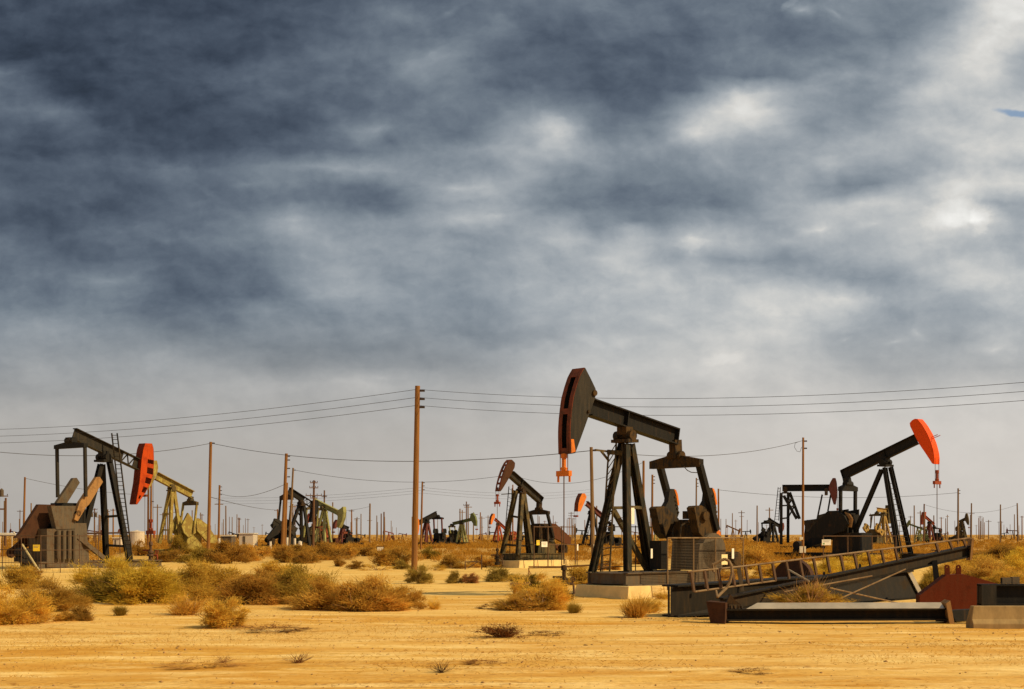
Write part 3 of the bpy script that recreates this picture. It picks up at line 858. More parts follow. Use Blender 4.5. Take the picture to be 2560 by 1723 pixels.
def build_dry_grass():
    r = np.random.default_rng(21)
    n = 70000
    py = 1440 + 250 * r.random(n) ** 0.9
    px = r.uniform(-100, 2660, n)
    D = F * CAMH / (py - YH); X = (px - CX) / F * D
    d1 = vnoise(X * 0.10 + 31, D * 0.30 + 5); d2 = vnoise(X * 0.6 + 3, D * 1.6)
    edge = np.exp(-((py - 1580) / 28.0) ** 2) * (px < 1500) * 0.20 + np.exp(-((py - 1545) / 30.0) ** 2) * (px < 1450) * 0.10
    k = r.random(n) < np.clip((d1 * 0.6 + d2 * 0.4 + edge - 0.60) * 3.2, 0.004, 1)
    X, D = X[k], D[k]
    P = np.stack([X, D, hgt(X, D)], 1)
    d = np.stack([r.normal(size=len(X)) * 0.7, r.normal(size=len(X)) * 0.7, np.abs(r.normal(size=len(X))) * 0.5 + 0.05], 1)
    me = mesh_np('dry_grass', [strands(P, d, r.uniform(0.02, 0.09, len(X)), 0.005, r, 0.3)], leafmat('dry_grass_blade', (0.52, 0.27, 0.04), (0.80, 0.50, 0.11), 0.5))
    o = bpy.data.objects.new('dry_grass', me); COL.objects.link(o)
    tag(o, 'thin dry grass growing in strips on the sand', 'grass', None, 'stuff')

def build_pebbles():
    r = np.random.default_rng(33)
    n = 5200
    py = 1475 + 248 * r.random(n)
    px = r.uniform(-60, 2620, n)
    D = F * CAMH / (py - YH); X = (px - CX) / F * D
    d1 = vnoise(X * 0.2 + 71, D * 0.5 + 15)
    k = r.random(n) < np.clip((d1 - 0.4) * 2.2, 0.1, 1)
    X, D = X[k], D[k]; n = len(X)
    s = 0.012 + 0.035 * r.random(n) ** 3.5
    base = np.array([[1, 0, 0], [0, 1, 0], [-1, 0, 0], [0, -1, 0], [0, 0, .7], [0, 0, -.4]], float)
    V = base[None] * s[:, None, None] * r.uniform(0.7, 1.3, (n, 6, 3)) + np.stack([X, D, hgt(X, D) + 0.004], 1)[:, None, :]
    T = np.array([[0, 1, 4], [1, 2, 4], [2, 3, 4], [3, 0, 4], [1, 0, 5], [2, 1, 5], [3, 2, 5], [0, 3, 5]])
    Tt = (np.arange(n)[:, None, None] * 6 + T[None]).reshape(-1, 3)
    me = mesh_np('pebbles', [(V.reshape(-1, 3), np.zeros((0, 4), int), Tt)], plain('pebble_stone', (0.42, 0.24, 0.085), 0.9, 0.5, 0.8))
    o = bpy.data.objects.new('pebbles', me); COL.objects.link(o)
    tag(o, 'small clods and pebbles strewn over the sand', 'pebbles', None, 'stuff')
build_dry_grass()
build_pebbles()
# ------------------------------------------------------------------ pumpjacks
class Fr:
    """vertical plane of a pumpjack: origin on the ground, U towards the horse head, V = across"""
    def __init__(s, x, y, deg):
        s.O = G(x, y)
        s.U = Vector((math.cos(R(deg)), math.sin(R(deg)), 0))
        s.V = Vector((-math.sin(R(deg)), math.cos(R(deg)), 0))
        s.nr = 1 if s.V.y < 0 else -1          # sign of the side nearer to the camera
    def P(s, u, z, v=0.0):
        return s.O + s.U * u + s.V * v + Vector((0, 0, z))
    def px(s, x, y, v=0.0):
        r = Vector(((x - CX) / F, 1, -(y - YH) / F))
        t = (v - (CAM - s.O).dot(s.V)) / r.dot(s.V)
        p = CAM + r * t
        return ((p - s.O).dot(s.U), p.z)
    def at(s, x, y, v=0.0):
        return s.P(*s.px(x, y, v), v)

def resamp(pts, n):
    pts = [Vector((p[0], p[1], 0)) for p in pts]
    ls = [0]
    for i in range(len(pts) - 1):
        ls.append(ls[-1] + (pts[i + 1] - pts[i]).length)
    out = []
    for k in range(n + 1):
        d = ls[-1] * k / n
        i = max(j for j in range(len(pts)) if ls[j] <= d + 1e-9)
        if i >= len(pts) - 1:
            out.append(tuple(pts[-1][:2])); continue
        t = (d - ls[i]) / max(ls[i + 1] - ls[i], 1e-9)
        q = pts[i].lerp(pts[i + 1], t)
        out.append((q.x, q.y))
    return out

def solid(o, t, off=0):
    m = o.modifiers.new('thick', 'SOLIDIFY')
    m.thickness = t; m.offset = off

def head_parts(T, fr, arc, rear, w, mat, fmat, k, front='closed', windows=None, back=True, nt=16, ns=4, bmat=None):
    """arc, rear: outlines (u, z) from top to bottom of the curved face and of the back edge"""
    A, B_ = resamp(arc, nt), resamp(rear, nt)
    mb = MB()
    for sv in (-1, 1):
        for i in range(nt):
            for j in range(ns):
                if windows and windows(i / nt, j / ns, sv): continue
                q = []
                for (a, b) in ((i, j), (i + 1, j), (i + 1, j + 1), (i, j + 1)):
                    t = b / ns
                    q.append(fr.P(B_[a][0] * (1 - t) + A[a][0] * t, B_[a][1] * (1 - t) + A[a][1] * t, sv * w / 2))
                mb.add(q, [(0, 1, 2, 3)])
    bb = MB() if bmat else mb
    if back:
        for i in range(nt):
            bb.add([fr.P(*B_[i], -w / 2 + .01), fr.P(*B_[i], w / 2 - .01), fr.P(*B_[i + 1], w / 2 - .01), fr.P(*B_[i + 1], -w / 2 + .01)], [(0, 1, 2, 3)])
    for e in (0, nt):
        mb.add([fr.P(*A[e], -w / 2), fr.P(*A[e], w / 2), fr.P(*B_[e], w / 2), fr.P(*B_[e], -w / 2)], [(0, 1, 2, 3)])
    o = T.part('horse_head', mb, mat)
    solid(o, 0.03 * k)
    if bmat and back: solid(T.part('back_plate', bb, bmat, parent=o), 0.02 * k)
    fb = MB()
    for i in range(nt):
        for (va, vb, keep) in ((-.5, -.2, True), (.2, .5, True), (-.2, .2, None)):
            if keep is None:
                f = i / nt
                if front == 'slot': keep = f < 0.12 or f > 0.9 or i == 8
                elif front == 'rungs': keep = i % 3 == 0 and i > 1 or i >= nt - 1 or i == 0
                else: keep = True
            if keep:
                a, b = A[i], A[i + 1]
                du, dz = b[0] - a[0], b[1] - a[1]
                l = math.hypot(du, dz) or 1
                # outward offset so that the strip stands proud of the side plates
                nx_, nz_ = -dz / l, du / l
                if nx_ < 0: nx_, nz_ = -nx_, -nz_
                o1 = 0.02 * k
                fb.add([fr.P(a[0] + nx_ * o1, a[1] + nz_ * o1, va * w * 1.04), fr.P(a[0] + nx_ * o1, a[1] + nz_ * o1, vb * w * 1.04),
                        fr.P(b[0] + nx_ * o1, b[1] + nz_ * o1, vb * w * 1.04), fr.P(b[0] + nx_ * o1, b[1] + nz_ * o1, va * w * 1.04)], [(0, 1, 2, 3)])
    f = T.part('front_plate', fb, fmat, parent=o)
    solid(f, 0.02 * k)
    return o

def jack(lab, fr, S, M, grp=None):
    T = Thing('pumpjack', lab, 'pumpjack', fr.O, grp)
    P, nr = fr.P, fr.nr
    pu, pz = fr.px(*S['pivot'])
    zb = S.get('zb', 0.0)                      # height of the skid's underside
    h = pz - zb
    k = S.get('k', h / 6.0)
    det = S.get('det', 1)
    ru, rz = fr.px(*S['rear'])
    fu, fz = fr.px(*S['front'])
    dep = S.get('dep', 0.62 * k)
    bw = S.get('bw', 0.40 * k)
    # --- walking beam
    mb = MB()
    a, b = P(ru, rz), P(fu, fz)
    if S.get('gap'):
        g0, g1 = S['gap']
        up = fr.V.cross((b - a).normalized())
        if up.z < 0: up = -up
        o = up * (dep / 2 - 0.02 * k)
        mb.bar(a + o, b + o, bw, 0.04 * k, up).bar(a - o, b - o, bw, 0.04 * k, up)
        for t0, t1 in ((0, g0), (g1, 1)):
            mb.bar(a.lerp(b, t0), a.lerp(b, t1), 0.05 * k, dep - 0.09 * k, up)
        n = 3
        for i in range(n):
            x0, x1 = g0 + (g1 - g0) * i / n, g0 + (g1 - g0) * (i + 1) / n
            s_ = 1 if i % 2 else -1
            mb.bar(a.lerp(b, x0) + o * s_ * .9, a.lerp(b, x1) - o * s_ * .9, 0.05 * k, 0.06 * k, up)
    else:
        mb.ibeam(a, b, bw, dep, 0.05 * k)
        if det > 1:
            d = (b - a).normalized()
            for t in (0.0, (pu - ru) / (fu - ru)):
                c = a.lerp(b, t)
                mb.bar(c - d * 0.02 * k, c + d * 0.02 * k, bw * 0.92, dep * 0.86, fr.V.cross(d))
    bm = T.part('walking_beam', mb, M['beam'])
    # --- horse head
    hw = S.get('hw', 0.56 * k)
    hd = S['head']
    if 'arc' in hd:
        vn = nr * hw / 2
        arc = [fr.px(x, y, vn) for x, y in hd['arc']]
        rear = [fr.px(x, y, vn) for x, y in hd['rear']]
    else:
        t, bt = fr.px(*hd['top']), fr.px(*hd['bot'])
        a0, a1 = math.atan2(t[1] - pz, t[0] - pu), math.atan2(bt[1] - pz, bt[0] - pu)
        r0 = math.hypot(t[0] - pu, t[1] - pz); r1 = math.hypot(bt[0] - pu, bt[1] - pz)
        th = hd.get('th', 0.17)
        arc, rear = [], []
        for i in range(13):
            f = i / 12
            aa = a0 + (a1 - a0) * f; rr = r0 + (r1 - r0) * f
            arc.append((pu + rr * math.cos(aa), pz + rr * math.sin(aa)))
            q = rr * (1 - (0.07 + th * math.sin(math.pi * min(1, f * 0.9 + 0.1)) ** 0.8))
            rear.append((pu + q * math.cos(aa), pz + q * math.sin(aa)))
    head_parts(T, fr, arc, rear, hw, M['head'], M.get('front', M['head']), k, hd.get('front', 'closed'), hd.get('win'), hd.get('back', True), hd.get('nt', 16), hd.get('ns', 4), M.get('back'))
    # --- bridle, carrier and polished rod hang from the foremost point of the head
    mu = max(p[0] for p in arc) + 0.03 * k
    zc = S.get('zc')
    lowz = arc[-1][1]
    zc = fr.px(S['carrier'][0], S['carrier'][1])[1] if 'carrier' in S else lowz - 0.55 * k
    iu = max(range(len(arc)), key=lambda i: arc[i][0])
    cb = 0.20 * k
    for s in (-1, 1):
        T.part('bridle_cable', MB().tube(P(mu, arc[iu][1], s * cb), P(mu, zc, s * cb), 0.016 * k, 5), M.get('cable', WIREM))
    cm = M.get('carrier', REDOX)
    c1 = MB().bar(P(mu, zc, -0.34 * k), P(mu, zc, 0.34 * k), 0.16 * k, 0.20 * k)
    if det > 1:
        for s in (-1, 1): c1.bar(P(mu, zc + .05 * k, s * .3 * k), P(mu, zc - .32 * k, s * .3 * k), 0.07 * k, 0.07 * k)
        c1.lathe(P(mu, zc), [(.10 * k, .05 * k), (.13 * k, .2 * k), (.08 * k, .25 * k), (.08 * k, .55 * k), (.12 * k, .58 * k), (.12 * k, .72 * k), (.05 * k, .75 * k)], 8)
    T.part('carrier_bar', c1, cm)
    zw = S.get('zw', 1.1 * k)
    T.part('polished_rod', MB().tube(P(mu, zc), P(mu, zw), 0.022 * k, 6), M.get('rod', PIPEDK))
    T.well = P(mu, 0)
    # --- saddle
    mb = MB()
    d = (b - a).normalized()
    sb = fr.V
    zs = pz
    for s in (-1, 1):
        mb.tube(P(pu, zs, s * 0.22 * k), P(pu, zs, s * 0.46 * k), 0.20 * k, 12)
    mb.tube(P(pu, zs, -0.24 * k), P(pu, zs, 0.24 * k), 0.12 * k, 10)
    mb.bar(P(pu, zs + 0.04 * k) , P(pu, zs + 0.34 * k), 0.5 * k, 0.36 * k, fr.U)
    mb.bar(P(pu - 0.3 * k, zs - 0.2 * k), P(pu + 0.3 * k, zs - 0.2 * k), 0.9 * k, 0.12 * k)
    T.part('saddle_bearing', mb, M.get('gear', GREASE))
    # --- tower
    ztop = pz - 0.26 * k
    zsk = zb + S.get('hsk', 0.45 * k)
    legs = S.get('legs')
    L = []
    if legs:
        for (x1, y1, v1, x2, y2, v2) in legs:
            L.append((fr.at(x1, y1, v1 * k), fr.at(x2, y2, v2 * k)))
    else:
        uf, ub, wv = S.get('feet', (0.20 * h, -0.16 * h, 0.16 * h))
        for uu in (uf, ub):
            for s in (-1, 1):
                L.append((P(pu + (0.1 if uu > 0 else -0.1) * k, ztop, s * 0.2 * k), P(pu + uu, zsk, s * wv)))
    lw = S.get('lw', 0.24 * k)
    for p, q in L:
        m = MB()
        if det > 1: m.ibeam(p, q, lw, lw * 1.05, lw * 0.16, fr.V)
        else: m.bar(p, q, lw, lw, fr.V)
        T.part('leg', m, M.get('leg', M['tower']))
    for t in S.get('bars', (0.36, 0.72)):
        pts = [p.lerp(q, t) for p, q in L]
        for i, j in S.get('pairs', ((0, 1),) if len(pts) == 3 else ((0, 1), (2, 3), (1, 3))):
            T.part('cross_brace', MB().bar(pts[i], pts[j], lw * 0.5, lw * 0.5), M['tower'])
    for (x1, y1, v1, x2, y2, v2) in S.get('braces', ()):
        T.part('cross_brace', MB().bar(fr.at(x1, y1, v1 * k), fr.at(x2, y2, v2 * k), lw * 0.75, lw * 0.75), M['tower'])
    # --- ladder on the tower
    if S.get('ladder'):
        (x1, y1, v1, x2, y2, v2), (x3, y3, v3, x4, y4, v4) = S['ladder']
        p1, p2 = fr.at(x1, y1, v1 * k), fr.at(x2, y2, v2 * k)
        q1, q2 = fr.at(x3, y3, v3 * k), fr.at(x4, y4, v4 * k)
        mb = MB().bar(p1, p2, 0.06 * k, 0.06 * k).bar(q1, q2, 0.06 * k, 0.06 * k)
        n = S.get('rungs', 16)
        for i in range(n):
            t = (i + 0.5) / n
            mb.tube(p1.lerp(p2, t), q1.lerp(q2, t), 0.018 * k, 5)
        T.part('ladder', mb, M['tower'])
    elif det >= 1 and S.get('autoladder', True):
        p, q = L[0]
        o = fr.V * 0.28 * k + fr.U * 0.2 * k
        mb = MB()
        for s in (0, 1):
            mb.bar(p + o + fr.V * (s * 0.4 * k), q + o + fr.V * (s * 0.4 * k), 0.05 * k, 0.05 * k)
        for i in range(12):
            c = p.lerp(q, (i + .5) / 12) + o
            mb.tube(c, c + fr.V * 0.4 * k, 0.02 * k, 4)
        T.part('ladder', mb, M['tower'])
    if S.get('arm'):
        mb = MB()
        for (x1, y1, x2, y2, v) in S['arm']:
            mb.bar(fr.at(x1, y1, v * k), fr.at(x2, y2, v * k), 0.07 * k, 0.07 * k)
        T.part('work_arm', mb, M['tower'])
    # --- equaliser and pitmans
    eu, ez = fr.px(*S['eq'])
    ew = S.get('ew', 1.15 * k)
    mb = MB()
    eh = S.get('eh', 0.30 * k)
    poly = [(-ew, ez - eh * .6), (ew, ez - eh * .6), (ew, ez + eh * .15), (0.35 * k, ez + eh * .6), (-0.35 * k, ez + eh * .6), (-ew, ez + eh * .15)]
    mb.prism([P(eu - 0.13 * k, z, v) for v, z in poly], fr.U * 0.26 * k)
    eqo = T.part('equalizer', mb, M.get('gear', GREASE))
    mb = MB()
    # the bearing block between the tail of the beam and the equaliser
    tb = fr.px(*S['eqtop']) if 'eqtop' in S else (ru + (fu - ru) * 0.05, rz + (fz - rz) * 0.05 - dep * 0.4)
    mb.bar(P(*tb), P(eu, ez + 0.15 * k), 0.34 * k, 0.40 * k, fr.U)
    mb.tube(P(eu, ez + 0.24 * k, -0.34 * k), P(eu, ez + 0.24 * k, 0.34 * k), 0.19 * k, 10)
    T.part('tail_bearing', mb, M.get('gear', GREASE), parent=eqo)
    su, sz = fr.px(*S['shaft'])
    if 'pin' in S:
        nu, nz = fr.px(*S['pin'])
    else:
        an = R(S.get('crank', 250)); cr = 0.17 * h
        nu, nz = su + cr * math.cos(an), sz + cr * math.sin(an)
    pt = S.get('pw', 0.15 * k)
    for s in (-1, 1):
        m = MB()
        vv = s * (ew - 0.10 * k)
        if 'pits' in S:
            x1, y1, x2, y2 = S['pits'][0 if s == nr else 1]
            m.bar(fr.at(x1, y1, vv), fr.at(x2, y2, vv), pt, pt * 1.3, fr.V)
        else:
            m.bar(P(eu, ez, vv), P(nu, nz, vv), pt, pt * 1.2, fr.V)
        T.part('pitman_arm', m, M.get('pit', M['tower']))
    # --- cranks and counterweights
    cd = Vector((nu - su, nz - sz, 0)); cl = cd.length; cd = cd.normalized() if cl > 1e-6 else Vector((1, 0, 0))
    for s in (-1, 1):
        v0 = s * (ew - 0.32 * k)
        if 'cw' in S:
            vn = nr * (ew - 0.32 * k)
            poly = [fr.px(x, y, vn) for x, y in S['cw']]
            T.part('crank', MB().prism([P(u, z, v0 - 0.12 * k) for u, z in poly], fr.V * 0.24 * k), M.get('cw', M['tower']) if s == nr else M.get('cwunlit', M.get('cw', M['tower'])))
            if 'cwtip' in S:
                tp = [fr.px(x, y, vn) for x, y in S['cwtip']]
                T.part('counterweight_edge', MB().prism([P(u, z, v0 - 0.14 * k) for u, z in tp], fr.V * 0.28 * k), M['tip'])
            if 'hub' in S:
                hp = [fr.px(x, y, vn) for x, y in S['hub']]
                T.part('crank_body', MB().prism([P(u, z, v0 - 0.2 * k) for u, z in hp], fr.V * 0.40 * k), M.get('gear', GREASE))
        else:
            L0, L1 = -0.12 * h, max(cl * 1.25, 0.2 * h) + S.get('cx', 0.1) * h
            ax = Vector((cd.x, cd.y, 0))
            def pp(t, o): return P(su + cd.x * t - cd.y * o, sz + cd.y * t + cd.x * o, v0 - 0.06 * k)
            arm = [pp(L0, -.10 * h), pp(L1, -.035 * h), pp(L1, .035 * h), pp(L0, .10 * h)]
            T.part('crank', MB().prism(arm, fr.V * 0.12 * k), M.get('cw', M['tower']))
            wt = MB()
            for sg in (-1, 1):
                q = [pp(L1 * .35, sg * .05 * h), pp(L1 * 1.0, sg * .045 * h), pp(L1 * 1.0, sg * .09 * h), pp(L1 * .75, sg * .12 * h), pp(L1 * .35, sg * .12 * h)]
                wt.prism([x - fr.V * 0.05 * k for x in q], fr.V * 0.26 * k)
            T.part('counterweight', wt, M.get('tip', M.get('cw', M['tower'])))
    # --- gearbox on its pedestal
    gw = max(0.30 * k, ew - 0.62 * k)
    gl, gh = S.get('gl', 0.85 * k), S.get('gh', 0.62 * k)
    mb = MB()
    mb.box(P(su, sz - 0.05 * k), fr.U * gl * 0.75, fr.V * gw, Vector((0, 0, gh * 0.62)))
    mb.box(P(su, sz + gh * 0.57), fr.U * gl * 0.55, fr.V * gw * 0.8, Vector((0, 0, gh * 0.1)))
    mb.tube(P(su, sz, -ew + .2 * k), P(su, sz, ew - .2 * k), 0.16 * k, 10)
    for i in range(4):
        mb.bar(P(su - gl * .6 + gl * .4 * i, sz + gh * .5, gw * nr), P(su - gl * .6 + gl * .4 * i, sz - gh * .6, gw * nr), 0.06 * k, 0.06 * k)
    T.part('gearbox', mb, M.get('gear', GREASE))
    zg = sz - gh * 0.62
    mb = MB()
    for i in range(2):
        mb.prism([P(su - gl * .75, zg, -gw + i * 2 * gw - .06 * k), P(su + gl * .75, zg, -gw + i * 2 * gw - .06 * k),
                  P(su + gl * .95, zsk, -gw + i * 2 * gw - .06 * k), P(su - gl * .95, zsk, -gw + i * 2 * gw - .06 * k)], fr.V * 0.12 * k)
    mb.bar(P(su, zg, 0), P(su, zsk, 0), gl * 0.9, gw * 1.4, fr.V)
    T.part('pedestal', mb, M.get('base', M['tower']))
    # --- belt guard, sheave and motor behind
    if 'guard' in S:
        gv = S.get('gv', nr * (gw + 0.25 * k))
        poly = [fr.px(x, y, gv) for x, y in S['guard']]
        T.part('belt_guard', MB().prism([P(u, z, gv - 0.14 * k) for u, z in poly], fr.V * 0.28 * k), M.get('guard', M['tower']))
    mu_, mz = su - S.get('mo', 1.9) * k, zsk + 0.45 * k
    if S.get('motor', True):
        mb = MB().tube(P(mu_, mz, -0.35 * k), P(mu_, mz, 0.35 * k), 0.28 * k, 12)
        mb.bar(P(mu_ - .3 * k, zsk + .12 * k), P(mu_ + .3 * k, zsk + .12 * k), 0.6 * k, 0.24 * k)
        T.part('motor', mb, M.get('motor', M.get('gear', GREASE)))
        gv = -nr * (gw + 0.18 * k)
        mb = MB()
        pts = []
        for i in range(9):
            t = math.pi / 2 - math.pi * i / 8
            pts.append((su + .48 * k * math.cos(t), sz - .2 * k + .48 * k * math.sin(t)))
        for i in range(9):
            t = -math.pi / 2 - math.pi * i / 8
            pts.append((mu_ + .26 * k * math.cos(t), mz + .26 * k * math.sin(t)))
        T.part('drive_belt_cover', MB().prism([P(u, z, gv) for u, z in pts], fr.V * 0.16 * k), M.get('guard', M['tower']))
    # --- skid
    if S.get('skid', True):
        u1 = S['skid_u'][1] if 'skid_u' in S else pu + 0.30 * h
        u0 = S['skid_u'][0] if 'skid_u' in S else su - 2.4 * k
        sw = S.get('sw', 1.05 * k)
        mb = MB()
        hs = zsk - zb
        for s in (-1, 1):
            mb.ibeam(P(u0, zb + hs / 2, s * (sw - .13 * k)), P(u1, zb + hs / 2, s * (sw - .13 * k)), 0.24 * k, hs, 0.05 * k)
        for i in range(6):
            uu = u0 + (u1 - u0) * (0.03 + 0.94 * i / 5)
            mb.bar(P(uu, zb + hs * .5, -sw + .16 * k), P(uu, zb + hs * .5, sw - .16 * k), 0.14 * k, hs * 0.8)
        mb.box(P((u0 + u1) / 2, zsk - 0.055 * k), fr.U * (u1 - u0) * .49, fr.V * (sw - .27 * k), Vector((0, 0, 0.02 * k)))
        T.part('skid_base', mb, M.get('base', M['tower']))
    T.fr, T.k, T.zsk, T.mu = fr, k, zsk, mu
    return T

def wellhead(lab, p, k, mats=(GREASE, PIPEDK), plate=True, cat='wellhead'):
    T = Thing('wellhead', lab, 'wellhead', (p.x, p.y, 0))
    q = Vector((p.x, p.y, 0))
    mb = MB()
    if plate: mb.box(q + Vector((0, 0, .14 * k)), Vector((.42 * k, 0, 0)), Vector((0, .42 * k, 0)), Vector((0, 0, .14 * k)))
    mb.lathe(q, [(.22 * k, .2 * k), (.22 * k, .42 * k), (.14 * k, .44 * k), (.14 * k, .62 * k), (.24 * k, .64 * k), (.24 * k, .76 * k), (.12 * k, .78 * k)], 10)
    T.part('casing_head', mb, mats[0])
    T.part('stuffing_box', MB().lathe(q, [(.12 * k, .78 * k), (.18 * k, .82 * k), (.18 * k, .94 * k), (.09 * k, .98 * k), (.08 * k, 1.3 * k), (.14 * k, 1.32 * k), (.13 * k, 1.5 * k), (.04 * k, 1.55 * k)], 10), mats[0])
    mb = MB().tube(q + Vector((0, 0, .7 * k)), q + Vector((.42 * k, -.1 * k, .7 * k)), 0.06 * k, 8)
    mb.tube(q + Vector((.42 * k, -.1 * k, .7 * k)), q + Vector((.46 * k, -.1 * k, .25 * k)), 0.05 * k, 8)
    mb.tube(q + Vector((0, 0, 1.0 * k)), q + Vector((-.5 * k, .1 * k, 1.0 * k)), 0.05 * k, 8)
    T.part('flow_pipe', mb, mats[1])
    mb = MB()
    c = q + Vector((.4 * k, -.1 * k, .9 * k))
    pts = [c + Vector((math.cos(i * math.pi / 6) * .10 * k, 0, math.sin(i * math.pi / 6) * .10 * k)) for i in range(13)]
    mb.path(pts, .025 * k, 5)
    mb.tube(c + Vector((-.10 * k, 0, 0)), c + Vector((.10 * k, 0, 0)), .02 * k, 5).tube(c, c + Vector((0, .1 * k, -.2 * k)), .03 * k, 5)
    T.part('valve_wheel', mb, mats[1])
    return T

# --- A: the large front pumpjack
fA = Fr(1405, 1498.6, 222)
MA = dict(beam=BLACK, head=CHAR, front=REDOX, tower=OLIVE, leg=DKGREEN, gear=GREASEA, pit=BLACK, cw=CHAR, tip=ORANGE, base=GREYST, guard=GREYST, carrier=ORANGE, cable=REDOX, rod=PIPEDK)
SA = dict(pivot=(1562, 1090), rear=(1688, 1092), front=(1474, 1018), dep=0.66, bw=0.44, k=1.0, det=2, zb=0.46, hsk=0.5,
    head=dict(arc=[(1461.6, 920.4), (1451, 938), (1442, 965), (1434, 995), (1430, 1025), (1427, 1055), (1426, 1083), (1426.5, 1110), (1427, 1134)],
              rear=[(1463, 921), (1478, 950), (1491, 978), (1489, 990), (1473, 1035), (1456, 1083), (1438, 1132)], front='slot'),
    hw=0.62, carrier=(1409, 1184), zw=1.3,
    legs=[(1556, 1108, -.22, 1480, 1432, -.98), (1565, 1110, .2, 1569, 1428, .95), (1577, 1110, -.12, 1620, 1426, -.14), (1577, 1110, .12, 1632, 1427, .12)],
    lw=0.23, pairs=((0, 2), (1, 3)), bars=(0.5,), braces=[(1533, 1275, -.4, 1617, 1424, -.2), (1518, 1130, -.5, 1590, 1136, .2)],
    ladder=((1521, 1135, -.75, 1502, 1429, -.75), (1541, 1100, -.3, 1524, 1429, -.3)), rungs=19,
    arm=[(1488, 1125, 1536, 1131, -.5), (1503, 1128, 1522, 1152, -.5)],
    eq=(1690, 1155), ew=1.32, eh=0.40, eqtop=(1688, 1100), shaft=(1736, 1322), pits=((1748, 1160, 1791, 1326), (1650, 1166, 1683, 1290)), pin=(1740, 1330), pw=0.2,
    cw=[(1752, 1266), (1760, 1252), (1763, 1226), (1769, 1219.5), (1776, 1220), (1781, 1233.6), (1784, 1252), (1786, 1285), (1780, 1300), (1750, 1300)],
    cwtip=[(1774, 1221), (1778.5, 1222), (1783, 1234), (1786, 1254), (1786.5, 1262), (1783, 1262), (1779, 1236)],
    hub=[(1726, 1270), (1731, 1265), (1744, 1264), (1752, 1268), (1768, 1282), (1782, 1296), (1788, 1318), (1778, 1342), (1752, 1347), (1738, 1332), (1732, 1300)],
    gl=0.62, gh=0.55, mo=2.3, sw=1.12)
u0A = fA.px(1795, 1432, 1.1)[0]
SA['skid_u'] = (u0A, fA.px(1569, 1440, 1.1)[0])
JA = jack('large black pumpjack with grey horse head on a concrete block, tallest in the field', fA, SA, MA)
JA.part('warning_patch', MB().prism([fA.at(x, y, .335) for x, y in ((1427.5, 1098), (1434, 1098), (1438.5, 1129), (1428, 1133))], fA.V * .012), ORANGE)
for x, y in ((1484, 983), (1469, 1029)):
    JA.part('pin_boss', MB().tube(fA.at(x, y, .30), fA.at(x, y, .30) + fA.V * .1, .11 if y < 1000 else .06, 10), GREASEA)
for s_ in (-1, 1):
    JA.part('wrist_pin', MB().tube(fA.at(1752, 1290, 1.05) - fA.V * (0 if s_ > 0 else 2.1), fA.at(1752, 1290, 1.05) + fA.V * (.3 if s_ > 0 else -2.4), .19, 12), GREASEA)
    m_ = MB()
    for i_ in range(5):
        t_ = i_ / 4
        c_ = fA.at(1776 + 8 * t_, 1240 + 40 * t_, 1.0)
        if s_ < 0: c_ = c_ - fA.V * 2.0
        m_.tube(c_ - fA.V * .05, c_ + fA.V * .16, .05, 6)
    JA.part('bolt', m_, GREASEA)
JA.part('brake_lever', MB().bar(fA.at(1725, 1299, .75), fA.at(1745, 1346, .75), .16, .08, fA.V), TANST)
JA.part('oil_pipe', MB().path([fA.at(x, y, .8) for x, y in ((1700, 1345), (1702, 1315), (1716, 1306), (1726, 1312))], .035, 6), GREASEA)
JA.part('lifting_eye', MB().box(fA.at(1716, 1288, .2), fA.U * .12, fA.V * .1, Vector((0, 0, .16))), GREASEA)
JA.part('motor_cover', MB().prism([fA.at(x, y, .8) for x, y in ((1786, 1344), (1788, 1326), (1796, 1322), (1802, 1332), (1801, 1346))], fA.V * -.5), ORANGE)
JA.part('hook_chain', MB().path([fA.at(x, y, -.35) for x, y in ((1537, 1170), (1545, 1172), (1546, 1179), (1541, 1182), (1537, 1176))], .03, 6), REDOX)
JA.part('loose_cable', MB().path([fA.at(x, y, 1.2) for x, y in ((1710, 1167), (1718, 1176), (1728, 1181), (1744, 1182))], .018, 5), WIREM)
wellhead('greasy wellhead on a dark block under the large front pumpjack', JA.well, 0.82)

def concrete_block(lab, fr, u0, u1, vh, z, batter=0.12):
    T = Thing('concrete_footing', lab, 'concrete block', fr.P((u0 + u1) / 2, 0))
    mb = MB()
    n = 3
    for i in range(n):
        a, b = u0 + (u1 - u0) * i / n + .012, u0 + (u1 - u0) * (i + 1) / n - .012
        a2 = a + (batter if i == 0 else 0); b2 = b - (batter if i == n - 1 else 0)
        z0 = -0.08
        mb.add([fr.P(a, z0, -vh), fr.P(b, z0, -vh), fr.P(b, z0, vh), fr.P(a, z0, vh),
                fr.P(a2, z, -vh + batter * .5), fr.P(b2, z, -vh + batter * .5), fr.P(b2, z, vh - batter * .5), fr.P(a2, z, vh - batter * .5)],
               [(3, 2, 1, 0), (4, 5, 6, 7), (0, 1, 5, 4), (1, 2, 6, 5), (2, 3, 7, 6), (3, 0, 4, 7)])
    o = T.part('slab', mb, CONC)
    bv = o.modifiers.new('bevel', 'BEVEL'); bv.width = 0.02; bv.segments = 2
    return T
concrete_block('pale concrete footing under the large front pumpjack', fA, u0A - 0.6, fA.px(1566, 1480, 1.4)[0], 1.45, 0.46)

